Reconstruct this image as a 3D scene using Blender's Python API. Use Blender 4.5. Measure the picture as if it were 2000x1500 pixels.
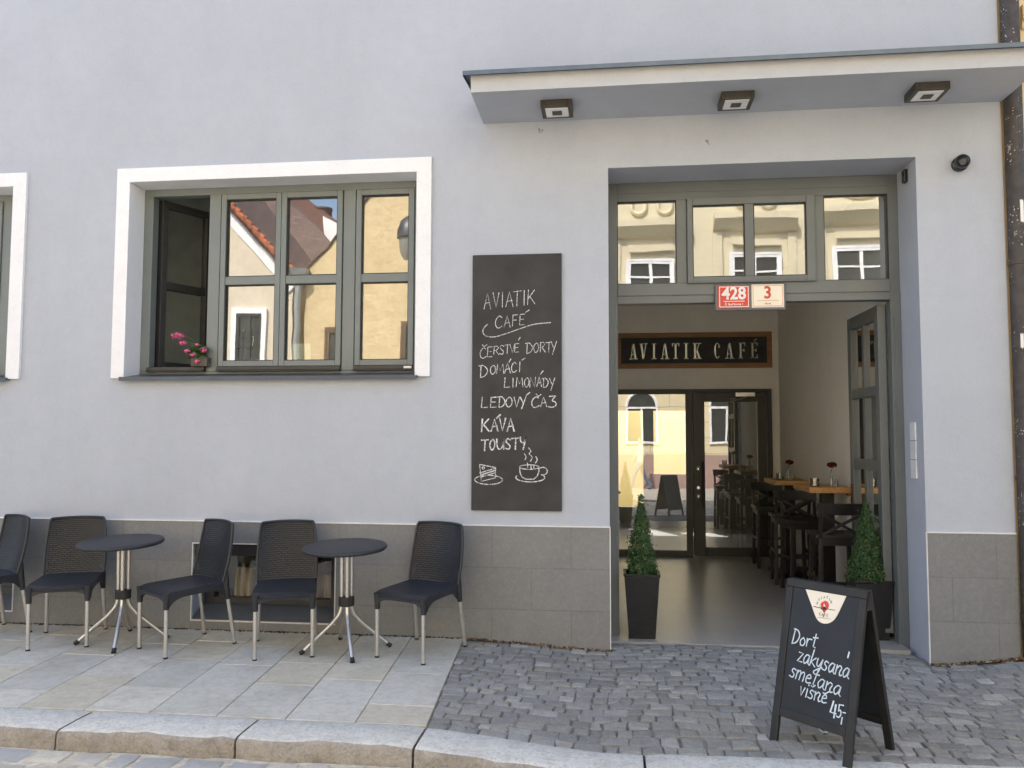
import bpy, bmesh, math, random
import numpy as np
from mathutils import Vector, Matrix
random.seed(7)
R = math.radians
for o in list(bpy.data.objects):
    bpy.data.objects.remove(o)
S = bpy.context.scene
COL = S.collection

# ------------------------------------------------------------------ camera
FPX = 1618.0
YAW, PITCH, ROLL = R(6.97), R(3.68), R(0.16)
CAMP = np.array([0.0, -6.3, 1.56])
_cy, _sy, _cp, _sp, _cr, _sr = math.cos(YAW), math.sin(YAW), math.cos(PITCH), math.sin(PITCH), math.cos(ROLL), math.sin(ROLL)
FW = np.array([-_sy * _cp, _cy * _cp, _sp])
_r0 = np.array([_cy, _sy, 0.0]); _u0 = np.cross(_r0, FW)
RT = _cr * _r0 + _sr * _u0
UP = -_sr * _r0 + _cr * _u0
cd = bpy.data.cameras.new('camera'); cam = bpy.data.objects.new('camera', cd); COL.objects.link(cam)
cd.sensor_width = 36.0; cd.lens = FPX / 2000 * 36.0; cd.clip_end = 500; cd.clip_start = 0.05
m = Matrix.Identity(4)
for i in range(3):
    m[i][0], m[i][1], m[i][2], m[i][3] = RT[i], UP[i], -FW[i], CAMP[i]
cam.matrix_world = m
S.camera = cam

def ray(px, py): return FW + RT * (px - 1000) / FPX + UP * (750 - py) / FPX
def at(px, py, y=0.0):
    d = ray(px, py); return CAMP + d * (y - CAMP[1]) / d[1]
def atx(px, py, x):
    d = ray(px, py); return CAMP + d * (x - CAMP[0]) / d[0]
def atz(px, py, z):
    d = ray(px, py); return CAMP + d * (z - CAMP[2]) / d[2]
def opp(px, py, yr, yp=0.25):
    """a point of the opposite side of the street, measured from its mirror image in the panes at y = yp"""
    p = at(px, py, 2 * yp - yr); return (p[0], yr, p[2])

# ------------------------------------------------------------------ light
SUN_EL = R(52)
_h = Vector((0.42, -0.907, 0)).normalized() * math.cos(SUN_EL)
SUN_D = Vector((_h.x, _h.y, -math.sin(SUN_EL)))
W = bpy.data.worlds.new('World'); S.world = W; W.use_nodes = True
nt = W.node_tree
sky = nt.nodes.new('ShaderNodeTexSky'); sky.sky_type = 'NISHITA'; sky.sun_disc = False
sky.sun_elevation = SUN_EL; sky.sun_rotation = math.atan2(-SUN_D.x, -SUN_D.y)
sky.air_density = 1.0; sky.dust_density = 4.0; sky.ozone_density = 0.8
bg = nt.nodes['Background']; bg.inputs['Strength'].default_value = 0.15
nt.links.new(sky.outputs[0], bg.inputs[0])
ld = bpy.data.lights.new('sun', 'SUN'); ld.energy = 3.2; ld.angle = R(0.5); ld.color = (1.0, 0.96, 0.90)
sun = bpy.data.objects.new('sun', ld); COL.objects.link(sun)
sun.rotation_euler = SUN_D.to_track_quat('-Z', 'Y').to_euler(); sun.location = (-6, 12, 20)
S.view_settings.view_transform = 'Standard'; S.view_settings.look = 'None'
S.view_settings.gamma = 1.0; S.view_settings.exposure = 1.83; S.view_settings.use_curve_mapping = False
S.render.engine = 'CYCLES'
S.cycles.use_denoising = True
S.cycles.max_bounces = 10; S.cycles.diffuse_bounces = 5; S.cycles.glossy_bounces = 6; S.cycles.transparent_max_bounces = 12
S.cycles.sample_clamp_indirect = 8.0
S.cycles.caustics_reflective = False; S.cycles.caustics_refractive = False

# ------------------------------------------------------------------ materials
def new_mat(name):
    mt = bpy.data.materials.new(name); mt.use_nodes = True
    n = mt.node_tree; b = n.nodes['Principled BSDF']
    return mt, n, b
def node(n, t, **kw):
    x = n.nodes.new(t)
    for k, v in kw.items():
        if k.startswith('i_'): x.inputs[k[2:]].default_value = v
        else: setattr(x, k, v)
    return x
def mix_rgb(n, fac, a, b, mode='MIX'):
    x = n.nodes.new('ShaderNodeMix'); x.data_type = 'RGBA'; x.blend_type = mode
    for sock, v in ((x.inputs['Factor'], fac), (x.inputs['A'], a), (x.inputs['B'], b)):
        pass
    def put(sock, v):
        if hasattr(v, 'is_linked'): n.links.new(v, sock)
        elif isinstance(v, (int, float)): sock.default_value = v
        else: sock.default_value = (*v, 1) if len(v) == 3 else v
    put(x.inputs[0], fac); put(x.inputs[6], a); put(x.inputs[7], b)
    return x.outputs[2]
def ramp(n, src, p0, p1, c0=(0, 0, 0), c1=(1, 1, 1)):
    x = n.nodes.new('ShaderNodeValToRGB'); x.color_ramp.elements[0].position = p0; x.color_ramp.elements[1].position = p1
    x.color_ramp.elements[0].color = (*c0, 1); x.color_ramp.elements[1].color = (*c1, 1)
    n.links.new(src, x.inputs[0]); return x.outputs[0]
def noise(n, co, scale, detail=4, rough=0.55):
    x = node(n, 'ShaderNodeTexNoise'); x.inputs['Scale'].default_value = scale; x.inputs['Detail'].default_value = detail
    x.inputs['Roughness'].default_value = rough
    n.links.new(co, x.inputs['Vector']); return x.outputs['Fac']
def objco(n, scale=None):
    t = n.nodes.new('ShaderNodeTexCoord'); o = t.outputs['Object']
    if scale:
        mp = n.nodes.new('ShaderNodeMapping'); mp.inputs['Scale'].default_value = scale
        n.links.new(o, mp.inputs[0]); return mp.outputs[0]
    return o
def bump(n, b, h, strength=0.3, dist=0.01, prev=None):
    x = n.nodes.new('ShaderNodeBump'); x.inputs['Strength'].default_value = strength; x.inputs['Distance'].default_value = dist
    n.links.new(h, x.inputs['Height'])
    if prev: n.links.new(prev, x.inputs['Normal'])
    n.links.new(x.outputs[0], b.inputs['Normal']); return x.outputs[0]
def simple(name, c, rough=0.6, metal=0.0, var=0.12, vscale=6.0, bstr=0.0, bscale=80.0, spec=0.5, bdist=0.005):
    mt, n, b = new_mat(name)
    co = objco(n)
    f = noise(n, co, vscale)
    lo = tuple(x * (1 - var) for x in c); hi = tuple(min(1, x * (1 + var)) for x in c)
    col = ramp(n, f, 0.3, 0.7, lo, hi)
    n.links.new(col, b.inputs['Base Color'])
    b.inputs['Roughness'].default_value = rough; b.inputs['Metallic'].default_value = metal
    b.inputs['Specular IOR Level'].default_value = spec
    if bstr: bump(n, b, noise(n, co, bscale, 3), bstr, bdist)
    return mt

def mat_plaster(name, c, stain=0.10, rough_bump=0.0):
    mt, n, b = new_mat(name); co = objco(n)
    f1 = noise(n, co, 0.9, 5, 0.6); f2 = noise(n, objco(n, (2.6, 2.6, 0.35)), 1.0, 6, 0.6)
    f3 = noise(n, co, 9, 6, 0.7); f4 = noise(n, co, 55, 3, 0.7)
    c1 = ramp(n, f1, 0.3, 0.72, tuple(x * (1 - stain) for x in c), tuple(x * (1 + stain * 0.5) for x in c))
    c2 = mix_rgb(n, ramp(n, f2, 0.5, 0.75, (0, 0, 0), (0.4, 0.4, 0.4)), c1, tuple(x * 0.87 for x in c))
    c3 = mix_rgb(n, ramp(n, f3, 0.42, 0.72, (0, 0, 0), (0.4, 0.4, 0.4)), c2, tuple(x * 0.86 for x in c))
    c4 = mix_rgb(n, ramp(n, f4, 0.4, 0.7, (0, 0, 0), (0.3, 0.3, 0.3)), c3, tuple(min(1, x * 1.13) for x in c))
    n.links.new(c4, b.inputs['Base Color'])
    b.inputs['Roughness'].default_value = 0.88; b.inputs['Specular IOR Level'].default_value = 0.25
    p = bump(n, b, noise(n, co, 5, 5), 0.18 + rough_bump, 0.02 + rough_bump * 0.05)
    p = bump(n, b, f4, 0.25, 0.004, p)
    bump(n, b, noise(n, co, 190, 2), 0.22, 0.004, p)
    return mt
def mat_tile(name, c, w, h, off_z, mortar=0.004, plane='xz', var=0.12, offset=0.5, rough=0.6, mcol=(0.05, 0.05, 0.05), off_x=0.0, grain=0.3):
    mt, n, b = new_mat(name); co = objco(n)
    sep = n.nodes.new('ShaderNodeSeparateXYZ'); n.links.new(co, sep.inputs[0])
    cmb = n.nodes.new('ShaderNodeCombineXYZ')
    a0, a1 = {'xz': (0, 2), 'xy': (0, 1), 'yz': (1, 2)}[plane]
    ax = node(n, 'ShaderNodeMath', operation='ADD'); ax.inputs[1].default_value = off_x + 60 * w; n.links.new(sep.outputs[a0], ax.inputs[0])
    if plane == 'xz':
        ay = node(n, 'ShaderNodeMath', operation='ADD'); n.links.new(ax.outputs[0], ay.inputs[0]); n.links.new(sep.outputs[1], ay.inputs[1])
        ax = ay
    az = node(n, 'ShaderNodeMath', operation='ADD'); az.inputs[1].default_value = off_z + 60 * h; n.links.new(sep.outputs[a1], az.inputs[0])
    n.links.new(ax.outputs[0], cmb.inputs[0]); n.links.new(az.outputs[0], cmb.inputs[1])
    br = n.nodes.new('ShaderNodeTexBrick'); br.offset = offset; br.offset_frequency = 2; br.squash = 1.0
    br.inputs['Scale'].default_value = 1.0; br.inputs['Brick Width'].default_value = w; br.inputs['Row Height'].default_value = h
    br.inputs['Mortar Size'].default_value = mortar; br.inputs['Mortar Smooth'].default_value = 0.1; br.inputs['Bias'].default_value = 0.0
    br.inputs['Color1'].default_value = (*[x * (1 - var) for x in c], 1); br.inputs['Color2'].default_value = (*[x * (1 + var) for x in c], 1)
    br.inputs['Mortar'].default_value = (*mcol, 1)
    n.links.new(cmb.outputs[0], br.inputs['Vector'])
    f = noise(n, co, 2.3, 8, 0.7); f2 = noise(n, co, 48, 4, 0.7)
    c1 = mix_rgb(n, ramp(n, f, 0.38, 0.7, (0, 0, 0), (0.6, 0.6, 0.6)), br.outputs['Color'], tuple(x * 0.76 for x in c))
    c2 = mix_rgb(n, ramp(n, f2, 0.46, 0.68, (0, 0, 0), (grain,) * 3), c1, tuple(min(1, x * 1.35) for x in c))
    n.links.new(c2, b.inputs['Base Color'])
    b.inputs['Roughness'].default_value = rough
    inv = node(n, 'ShaderNodeMath', operation='SUBTRACT'); inv.inputs[0].default_value = 1.0; n.links.new(br.outputs['Fac'], inv.inputs[1])
    p = bump(n, b, inv.outputs[0], 0.5, 0.004)
    bump(n, b, f2, 0.12, 0.003, p)
    return mt
def mat_stone(name, rough=0.85, speck=0.3, bscale=60, bstr=0.5, bdist=0.006, stain=(0.16, 0.14, 0.11), stain_amt=0.5, mscale=3.0):
    """stone with a colour of its own per block (colour attribute)"""
    mt, n, b = new_mat(name); co = objco(n)
    at_ = n.nodes.new('ShaderNodeVertexColor'); at_.layer_name = 'Col'
    f = noise(n, co, 95, 3, 0.75); f2 = noise(n, co, 45, 4, 0.7); g = noise(n, co, mscale, 8, 0.7); h = noise(n, co, 17, 5, 0.65)
    c1 = mix_rgb(n, ramp(n, f, 0.42, 0.62, (0, 0, 0), (speck, speck, speck)), at_.outputs[0], (0.66, 0.65, 0.61))
    c1 = mix_rgb(n, ramp(n, f2, 0.50, 0.70, (0, 0, 0), (speck * 1.3,) * 3), c1, tuple(x * 0.6 for x in stain))
    c2 = mix_rgb(n, ramp(n, g, 0.46, 0.70, (0, 0, 0), (stain_amt,) * 3), c1, stain)
    c3 = mix_rgb(n, ramp(n, h, 0.45, 0.72, (0, 0, 0), (0.4, 0.4, 0.4)), c2, stain)
    n.links.new(c3, b.inputs['Base Color']); b.inputs['Roughness'].default_value = rough
    p = bump(n, b, h, bstr * 0.8, bdist * 2)
    p = bump(n, b, f2, bstr * 0.7, bdist, p)
    bump(n, b, noise(n, co, bscale, 4), bstr, bdist, p)
    return mt
def mat_glass(name, refl=0.28, tint=(0.9, 0.93, 0.92), wob=0.03, wscale=2.2):
    mt = bpy.data.materials.new(name); mt.use_nodes = True; n = mt.node_tree
    for x in list(n.nodes):
        if x.type == 'BSDF_PRINCIPLED': n.nodes.remove(x)
    out = [x for x in n.nodes if x.type == 'OUTPUT_MATERIAL'][0]
    tr = n.nodes.new('ShaderNodeBsdfTransparent'); tr.inputs[0].default_value = (*tint, 1)
    gl = n.nodes.new('ShaderNodeBsdfGlossy'); gl.inputs['Roughness'].default_value = 0.0; gl.inputs[0].default_value = (0.97, 0.98, 0.97, 1)
    bp = n.nodes.new('ShaderNodeBump'); bp.inputs['Strength'].default_value = wob; bp.inputs['Distance'].default_value = 0.02
    n.links.new(noise(n, objco(n), wscale, 1), bp.inputs['Height']); n.links.new(bp.outputs[0], gl.inputs['Normal'])
    fr = n.nodes.new('ShaderNodeFresnel'); fr.inputs[0].default_value = 1.5
    mx = node(n, 'ShaderNodeMath', operation='MULTIPLY_ADD'); mx.inputs[1].default_value = 1.0; mx.inputs[2].default_value = refl; mx.use_clamp = True
    n.links.new(fr.outputs[0], mx.inputs[0])
    ms = n.nodes.new('ShaderNodeMixShader'); n.links.new(mx.outputs[0], ms.inputs[0]); n.links.new(tr.outputs[0], ms.inputs[1]); n.links.new(gl.outputs[0], ms.inputs[2])
    n.links.new(ms.outputs[0], out.inputs[0])
    return mt
def mat_weave(name, c, w, h, plane, rough=0.42, strength=0.9, dist=0.006):
    mt, n, b = new_mat(name); co = objco(n)
    sep = n.nodes.new('ShaderNodeSeparateXYZ'); n.links.new(co, sep.inputs[0]); cmb = n.nodes.new('ShaderNodeCombineXYZ')
    a0, a1 = {'xz': (0, 2), 'xy': (0, 1)}[plane]
    ax = node(n, 'ShaderNodeMath', operation='ADD'); ax.inputs[1].default_value = 60 * w; n.links.new(sep.outputs[a0], ax.inputs[0])
    ay = node(n, 'ShaderNodeMath', operation='ADD'); ay.inputs[1].default_value = 60 * h; n.links.new(sep.outputs[a1], ay.inputs[0])
    n.links.new(ax.outputs[0], cmb.inputs[0]); n.links.new(ay.outputs[0], cmb.inputs[1])
    br = n.nodes.new('ShaderNodeTexBrick'); br.offset = 0.5
    br.inputs['Scale'].default_value = 1; br.inputs['Brick Width'].default_value = w; br.inputs['Row Height'].default_value = h
    br.inputs['Mortar Size'].default_value = h * 0.13; br.inputs['Mortar Smooth'].default_value = 1.0
    br.inputs['Color1'].default_value = (*[x * 0.85 for x in c], 1); br.inputs['Color2'].default_value = (*[x * 1.15 for x in c], 1)
    br.inputs['Mortar'].default_value = (*[x * 0.3 for x in c], 1)
    n.links.new(cmb.outputs[0], br.inputs['Vector'])
    n.links.new(br.outputs['Color'], b.inputs['Base Color']); b.inputs['Roughness'].default_value = rough
    inv = node(n, 'ShaderNodeMath', operation='SUBTRACT'); inv.inputs[0].default_value = 1.0; n.links.new(br.outputs['Fac'], inv.inputs[1])
    bump(n, b, inv.outputs[0], strength, dist)
    return mt
def mat_wood(name, c, axis_scale=(1, 14, 14), rough=0.5):
    mt, n, b = new_mat(name); co = objco(n, axis_scale)
    f = noise(n, co, 3.0, 6, 0.6); g = noise(n, objco(n), 5, 2)
    col = ramp(n, f, 0.3, 0.72, tuple(x * 0.62 for x in c), tuple(min(1, x * 1.2) for x in c))
    col = mix_rgb(n, ramp(n, g, 0.4, 0.7, (0, 0, 0), (0.3, 0.3, 0.3)), col, tuple(x * 0.75 for x in c))
    n.links.new(col, b.inputs['Base Color']); b.inputs['Roughness'].default_value = rough
    bump(n, b, f, 0.1, 0.002); return mt
def mat_attr(name, rough=0.6, spec=0.4, trans=0.0):
    mt, n, b = new_mat(name)
    a = n.nodes.new('ShaderNodeVertexColor'); a.layer_name = 'Col'
    n.links.new(a.outputs[0], b.inputs['Base Color']); b.inputs['Roughness'].default_value = rough; b.inputs['Specular IOR Level'].default_value = spec
    return mt

M = {}
M['plaster'] = mat_plaster('facade_plaster', (0.458, 0.490, 0.545), 0.07)
M['white_plaster'] = mat_plaster('white_plaster', (0.84, 0.85, 0.86), 0.03)
M['plinth'] = mat_tile('plinth_tile', (0.208, 0.210, 0.206), 0.60, 0.31, -0.886, 0.002, var=0.04, mcol=(0.13, 0.128, 0.12), off_x=0.33, grain=0.38)
M['trim'] = simple('pale_trim', (0.72, 0.71, 0.68), 0.5)
M['frame'] = simple('grey_green_paint', (0.178, 0.202, 0.195), 0.42, var=0.06, vscale=3, bstr=0.05, bscale=60)
M['dframe'] = simple('door_grey_paint', (0.135, 0.15, 0.148), 0.42, var=0.07, vscale=3, bstr=0.05, bscale=60)
M['dark_frame'] = simple('dark_grey_paint', (0.035, 0.036, 0.034), 0.45, var=0.08)
M['seal'] = simple('black_seal', (0.015, 0.015, 0.015), 0.6)
M['glass'] = mat_glass('window_glass', 0.25)
M['dglass'] = mat_glass('door_glass', 0.22, wob=0.02)
M['bglass'] = mat_glass('cellar_glass', 0.06, tint=(0.85, 0.85, 0.8), wob=0.25, wscale=3)
M['sheet'] = simple('zinc_sheet', (0.13, 0.16, 0.19), 0.42, 0.6, var=0.15)
M['sillsheet'] = simple('slate_grey_sill', (0.07, 0.085, 0.105), 0.45, 0.2, var=0.12)
M['slab'] = mat_stone('paving_slab_stone', speck=0.15, bscale=90, bstr=0.25, bdist=0.004, stain=(0.30, 0.27, 0.20), stain_amt=0.5, mscale=2.6)
M['sett'] = mat_stone('basalt_sett_stone', speck=0.16, bscale=45, bstr=0.6, bdist=0.006, stain=(0.16, 0.152, 0.135), stain_amt=0.3, mscale=9)
M['kerb'] = mat_stone('granite_kerb_stone', speck=0.4, bscale=110, bstr=0.6, bdist=0.006, stain=(0.34, 0.33, 0.30), stain_amt=0.4, mscale=6)
M['kerbface'] = mat_stone('dirty_granite', speck=0.22, bscale=60, bstr=1.0, bdist=0.012, stain=(0.20, 0.17, 0.125), stain_amt=0.55, mscale=7)
M['sand'] = simple('sandy_joint', (0.55, 0.50, 0.39), 0.95, var=0.25, vscale=18, bstr=0.7, bscale=120)
M['joint'] = simple('dark_joint_grit', (0.085, 0.08, 0.07), 0.95, var=0.5, vscale=25, bstr=0.7, bscale=120)
M['settjoint'] = simple('sett_joint_sand', (0.17, 0.162, 0.14), 0.95, var=0.45, vscale=14, bstr=0.7, bscale=120)
M['earth'] = simple('street_ground', (0.22, 0.21, 0.19), 0.95, var=0.2, vscale=3, bstr=0.5, bscale=40)
M['floor'] = mat_tile('passage_floor_tile', (0.35, 0.345, 0.325), 0.80, 0.80, -0.10, 0.004, 'xy', 0.08, 0.0, 0.30, (0.45, 0.43, 0.39), off_x=0.18)
M['inner'] = mat_plaster('passage_wall_paint', (0.84, 0.83, 0.79), 0.03)
M['room'] = simple('room_wall_paint', (0.66, 0.68, 0.63), 0.9)
M['alu'] = simple('brushed_aluminium', (0.62, 0.60, 0.56), 0.36, 0.85, var=0.08, vscale=30)
M['plastic'] = simple('charcoal_plastic', (0.022, 0.024, 0.028), 0.45, var=0.1)
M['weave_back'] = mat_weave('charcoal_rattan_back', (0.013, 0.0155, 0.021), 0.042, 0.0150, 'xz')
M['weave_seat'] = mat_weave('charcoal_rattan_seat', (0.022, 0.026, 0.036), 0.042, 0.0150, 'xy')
M['weave_top'] = mat_weave('charcoal_table_weave', (0.030, 0.032, 0.038), 0.018, 0.009, 'xy', 0.5, 0.5, 0.003)
M['weave_pot'] = mat_weave('black_rattan_pot', (0.022, 0.0215, 0.021), 0.030, 0.015, 'xz', 0.42, 1.0, 0.006)
M['rubber'] = simple('black_rubber', (0.02, 0.02, 0.02), 0.7)
M['black_wood'] = simple('black_lacquered_wood', (0.010, 0.0095, 0.009), 0.42, var=0.2, vscale=12)
M['oak'] = mat_wood('oiled_oak', (0.52, 0.27, 0.09), (14, 1.2, 14))
M['signwood'] = mat_wood('oak_sign_frame', (0.33, 0.17, 0.07), (1.2, 14, 14))
M['board'] = simple('chalkboard_black', (0.026, 0.027, 0.026), 0.62, var=0.38, vscale=5, bstr=0.03, bscale=200)
M['ablack'] = simple('slate_black', (0.013, 0.016, 0.021), 0.55, var=0.3, vscale=5)
M['aframe'] = simple('black_stained_frame', (0.014, 0.0135, 0.0125), 0.5, var=0.3, vscale=9)
def chalkmat():
    mt, n, b = new_mat('chalk'); f = noise(n, objco(n), 90, 3, 0.7)
    n.links.new(ramp(n, f, 0.36, 0.56, (0.14, 0.14, 0.14), (0.80, 0.81, 0.81)), b.inputs['Base Color']); b.inputs['Roughness'].default_value = 0.95
    return mt
M['chalk'] = chalkmat()
M['chalkm'] = simple('paint_marker', (0.62, 0.72, 0.80), 0.7, var=0.12, vscale=40)
M['silver'] = simple('silver_lettering', (0.42, 0.42, 0.38), 0.25, 0.9)
M['red'] = simple('red_enamel', (0.62, 0.045, 0.03), 0.25, var=0.04)
M['cream'] = simple('cream_enamel', (0.85, 0.79, 0.65), 0.25, var=0.03)
M['white'] = simple('white_enamel', (0.82, 0.8, 0.76), 0.3, var=0.03)
M['numred'] = simple('red_numeral', (0.58, 0.06, 0.03), 0.3)
M['ink'] = simple('dark_ink', (0.06, 0.05, 0.045), 0.6)
M['lamp_case'] = simple('bronze_lamp_case', (0.055, 0.048, 0.038), 0.45, 0.3)
M['opal'] = simple('opal_diffuser', (0.78, 0.8, 0.8), 0.3)
M['blackgloss'] = simple('black_gloss_plastic', (0.012, 0.012, 0.013), 0.2)
M['steel'] = simple('stainless_steel', (0.6, 0.58, 0.54), 0.25, 1.0)
M['leaf'] = mat_attr('leaf', 0.5, 0.35)
M['petal'] = mat_attr('petal', 0.6, 0.2)
M['soil'] = simple('potting_soil', (0.03, 0.022, 0.015), 0.95, bstr=0.8, bscale=60)
M['clearglass'] = mat_glass('tumbler_glass', 0.06, (0.82, 0.84, 0.8))
M['yellow_wall'] = mat_plaster('yellow_plaster', (0.66, 0.52, 0.30), 0.14, 0.6)
M['neigh_wall'] = mat_plaster('aged_yellow_plaster', (0.80, 0.62, 0.36), 0.2)
M['cream_wall'] = mat_plaster('cream_plaster', (0.66, 0.58, 0.45), 0.08)
M['nouveau'] = mat_plaster('ochre_cream_plaster', (0.62, 0.56, 0.40), 0.1, 0.25)
M['rust'] = mat_tile('banded_plaster', (0.66, 0.58, 0.38), 1.3, 0.52, 0.0, 0.012, 'xz', 0.02, 0.5, 0.85, (0.2, 0.17, 0.11))
M['pinkbase'] = mat_plaster('mauve_base_plaster', (0.36, 0.25, 0.22), 0.1)
M['tile_red'] = mat_tile('red_roof_tile', (0.42, 0.13, 0.06), 0.2, 0.16, 0, 0.02, 'xy', 0.25, 0.5, 0.85, (0.1, 0.03, 0.02))
M['tile_brown'] = mat_tile('brown_roof_tile', (0.15, 0.10, 0.085), 0.35, 0.13, 0, 0.012, 'xy', 0.25, 0.5, 0.9, (0.05, 0.03, 0.03))
M['tile_rust'] = mat_tile('rusty_roof_tile', (0.12, 0.055, 0.042), 0.3, 0.2, 0, 0.012, 'xy', 0.2, 0.5, 0.9, (0.08, 0.03, 0.03))
M['winwhite'] = simple('white_window_paint', (0.78, 0.79, 0.8), 0.5)
M['darkglass'] = simple('dark_pane', (0.04, 0.045, 0.045), 0.08, var=0.2)
M['zinc'] = simple('grey_zinc', (0.32, 0.34, 0.35), 0.5, 0.5)
M['brownwood'] = simple('brown_door_wood', (0.11, 0.06, 0.03), 0.6)

def mat_pipe():
    mt, n, b = new_mat('spattered_pipe_paint'); co = objco(n)
    v = n.nodes.new('ShaderNodeTexVoronoi'); v.inputs['Scale'].default_value = 42; n.links.new(co, v.inputs['Vector'])
    msk = ramp(n, v.outputs['Distance'], 0.16, 0.24, (1, 1, 1), (0, 0, 0))
    g = noise(n, co, 5, 3); mg = ramp(n, g, 0.5, 0.6)
    mul = node(n, 'ShaderNodeMath', operation='MULTIPLY'); n.links.new(msk, mul.inputs[0]); n.links.new(mg, mul.inputs[1])
    st = noise(n, objco(n, (30, 30, 3.2)), 1.0, 3); ms = ramp(n, st, 0.70, 0.74)
    mx = node(n, 'ShaderNodeMath', operation='MAXIMUM'); n.links.new(mul.outputs[0], mx.inputs[0]); n.links.new(ms, mx.inputs[1])
    f = noise(n, co, 14, 5)
    base = ramp(n, f, 0.3, 0.7, (0.034, 0.028, 0.026), (0.075, 0.064, 0.058))
    n.links.new(mix_rgb(n, mx.outputs[0], base, (0.55, 0.54, 0.5)), b.inputs['Base Color']); b.inputs['Roughness'].default_value = 0.55
    return mt
M['pipe'] = mat_pipe()

# ------------------------------------------------------------------ mesh builder
class MB:
    def __init__(s): s.v = []; s.f = []; s.c = {}; s.mi = {}; s.cur = None; s.mat = 0
    def face(s, idx):
        s.f.append(tuple(idx))
        if s.cur is not None: s.c[len(s.f) - 1] = s.cur
        if s.mat: s.mi[len(s.f) - 1] = s.mat
    def quad(s, *p):
        n = len(s.v); s.v += [tuple(map(float, q)) for q in p]; s.face(range(n, n + len(p)))
    def box(s, a, b, mtx=None):
        x0, y0, z0 = [min(a[i], b[i]) for i in range(3)]; x1, y1, z1 = [max(a[i], b[i]) for i in range(3)]
        P = [(x0, y0, z0), (x1, y0, z0), (x1, y1, z0), (x0, y1, z0), (x0, y0, z1), (x1, y0, z1), (x1, y1, z1), (x0, y1, z1)]
        s.hexa(P, mtx); return s
    def hexa(s, P, mtx=None):
        if mtx is not None: P = [tuple(mtx @ Vector(p)) for p in P]
        n = len(s.v); s.v += [tuple(map(float, p)) for p in P]
        for f in ((0, 3, 2, 1), (4, 5, 6, 7), (0, 1, 5, 4), (1, 2, 6, 5), (2, 3, 7, 6), (3, 0, 4, 7)): s.face([n + i for i in f])
    def prism(s, poly, d):
        """polygon (3-D points) extruded by the vector d"""
        n = len(s.v); k = len(poly)
        s.v += [tuple(map(float, p)) for p in poly] + [tuple(float(p[i] + d[i]) for i in range(3)) for p in poly]
        s.face(range(n, n + k)); s.face(range(n + 2 * k - 1, n + k - 1, -1))
        for i in range(k):
            j = (i + 1) % k; s.face((n + i, n + k + i, n + k + j, n + j))
    def tube(s, pts, r, seg=12, cap=True, rs=None):
        pts = [Vector(p) for p in pts]; k = len(pts); n0 = len(s.v); prevn = None
        for i, p in enumerate(pts):
            t = (pts[min(i + 1, k - 1)] - pts[max(i - 1, 0)]).normalized()
            if prevn is None:
                a = Vector((0, 0, 1)) if abs(t.z) < 0.9 else Vector((1, 0, 0)); nn = t.cross(a).normalized()
            else: nn = (prevn - t * prevn.dot(t)).normalized()
            prevn = nn; bb = t.cross(nn); rr = rs[i] if rs else r
            for j in range(seg):
                a = 2 * math.pi * j / seg; s.v.append(tuple(p + nn * math.cos(a) * rr + bb * math.sin(a) * rr))
        for i in range(k - 1):
            for j in range(seg):
                j2 = (j + 1) % seg
                s.face((n0 + i * seg + j, n0 + i * seg + j2, n0 + (i + 1) * seg + j2, n0 + (i + 1) * seg + j))
        if cap:
            s.face([n0 + j for j in reversed(range(seg))]); s.face([n0 + (k - 1) * seg + j for j in range(seg)])
        return s
    def lathe(s, prof, c=(0, 0, 0), seg=32, cap=True):
        n0 = len(s.v); k = len(prof)
        for (r, z) in prof:
            for j in range(seg):
                a = 2 * math.pi * j / seg; s.v.append((c[0] + r * math.cos(a), c[1] + r * math.sin(a), c[2] + z))
        for i in range(k - 1):
            for j in range(seg):
                j2 = (j + 1) % seg
                s.face((n0 + i * seg + j, n0 + i * seg + j2, n0 + (i + 1) * seg + j2, n0 + (i + 1) * seg + j))
        if cap:
            s.face([n0 + j for j in reversed(range(seg))]); s.face([n0 + (k - 1) * seg + j for j in range(seg)])
        return s
    def grid(s, fn, nu, nv, thick=0.0):
        """surface fn(u, v) with an optional thickness along its own normal"""
        P = [[Vector(fn(i / nu, j / nv)) for i in range(nu + 1)] for j in range(nv + 1)]
        n0 = len(s.v); w = nu + 1
        N = []
        for j in range(nv + 1):
            for i in range(nu + 1):
                du = P[j][min(i + 1, nu)] - P[j][max(i - 1, 0)]; dv = P[min(j + 1, nv)][i] - P[max(j - 1, 0)][i]
                N.append(du.cross(dv).normalized())
        for j in range(nv + 1):
            for i in range(nu + 1): s.v.append(tuple(P[j][i]))
        for j in range(nv):
            for i in range(nu): s.face((n0 + j * w + i, n0 + j * w + i + 1, n0 + (j + 1) * w + i + 1, n0 + (j + 1) * w + i))
        if thick:
            n1 = len(s.v)
            for j in range(nv + 1):
                for i in range(nu + 1): s.v.append(tuple(P[j][i] - N[j * w + i] * thick))
            for j in range(nv):
                for i in range(nu): s.face((n1 + j * w + i, n1 + (j + 1) * w + i, n1 + (j + 1) * w + i + 1, n1 + j * w + i + 1))
            ed = [j * w for j in range(nv + 1)]
            loop = [i for i in range(nu + 1)] + [j * w + nu for j in range(1, nv + 1)] + [nv * w + i for i in range(nu - 1, -1, -1)] + [j * w for j in range(nv - 1, 0, -1)]
            for a, b in zip(loop, loop[1:] + loop[:1]): s.face((n0 + a, n1 + a, n1 + b, n0 + b))
        return s
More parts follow.
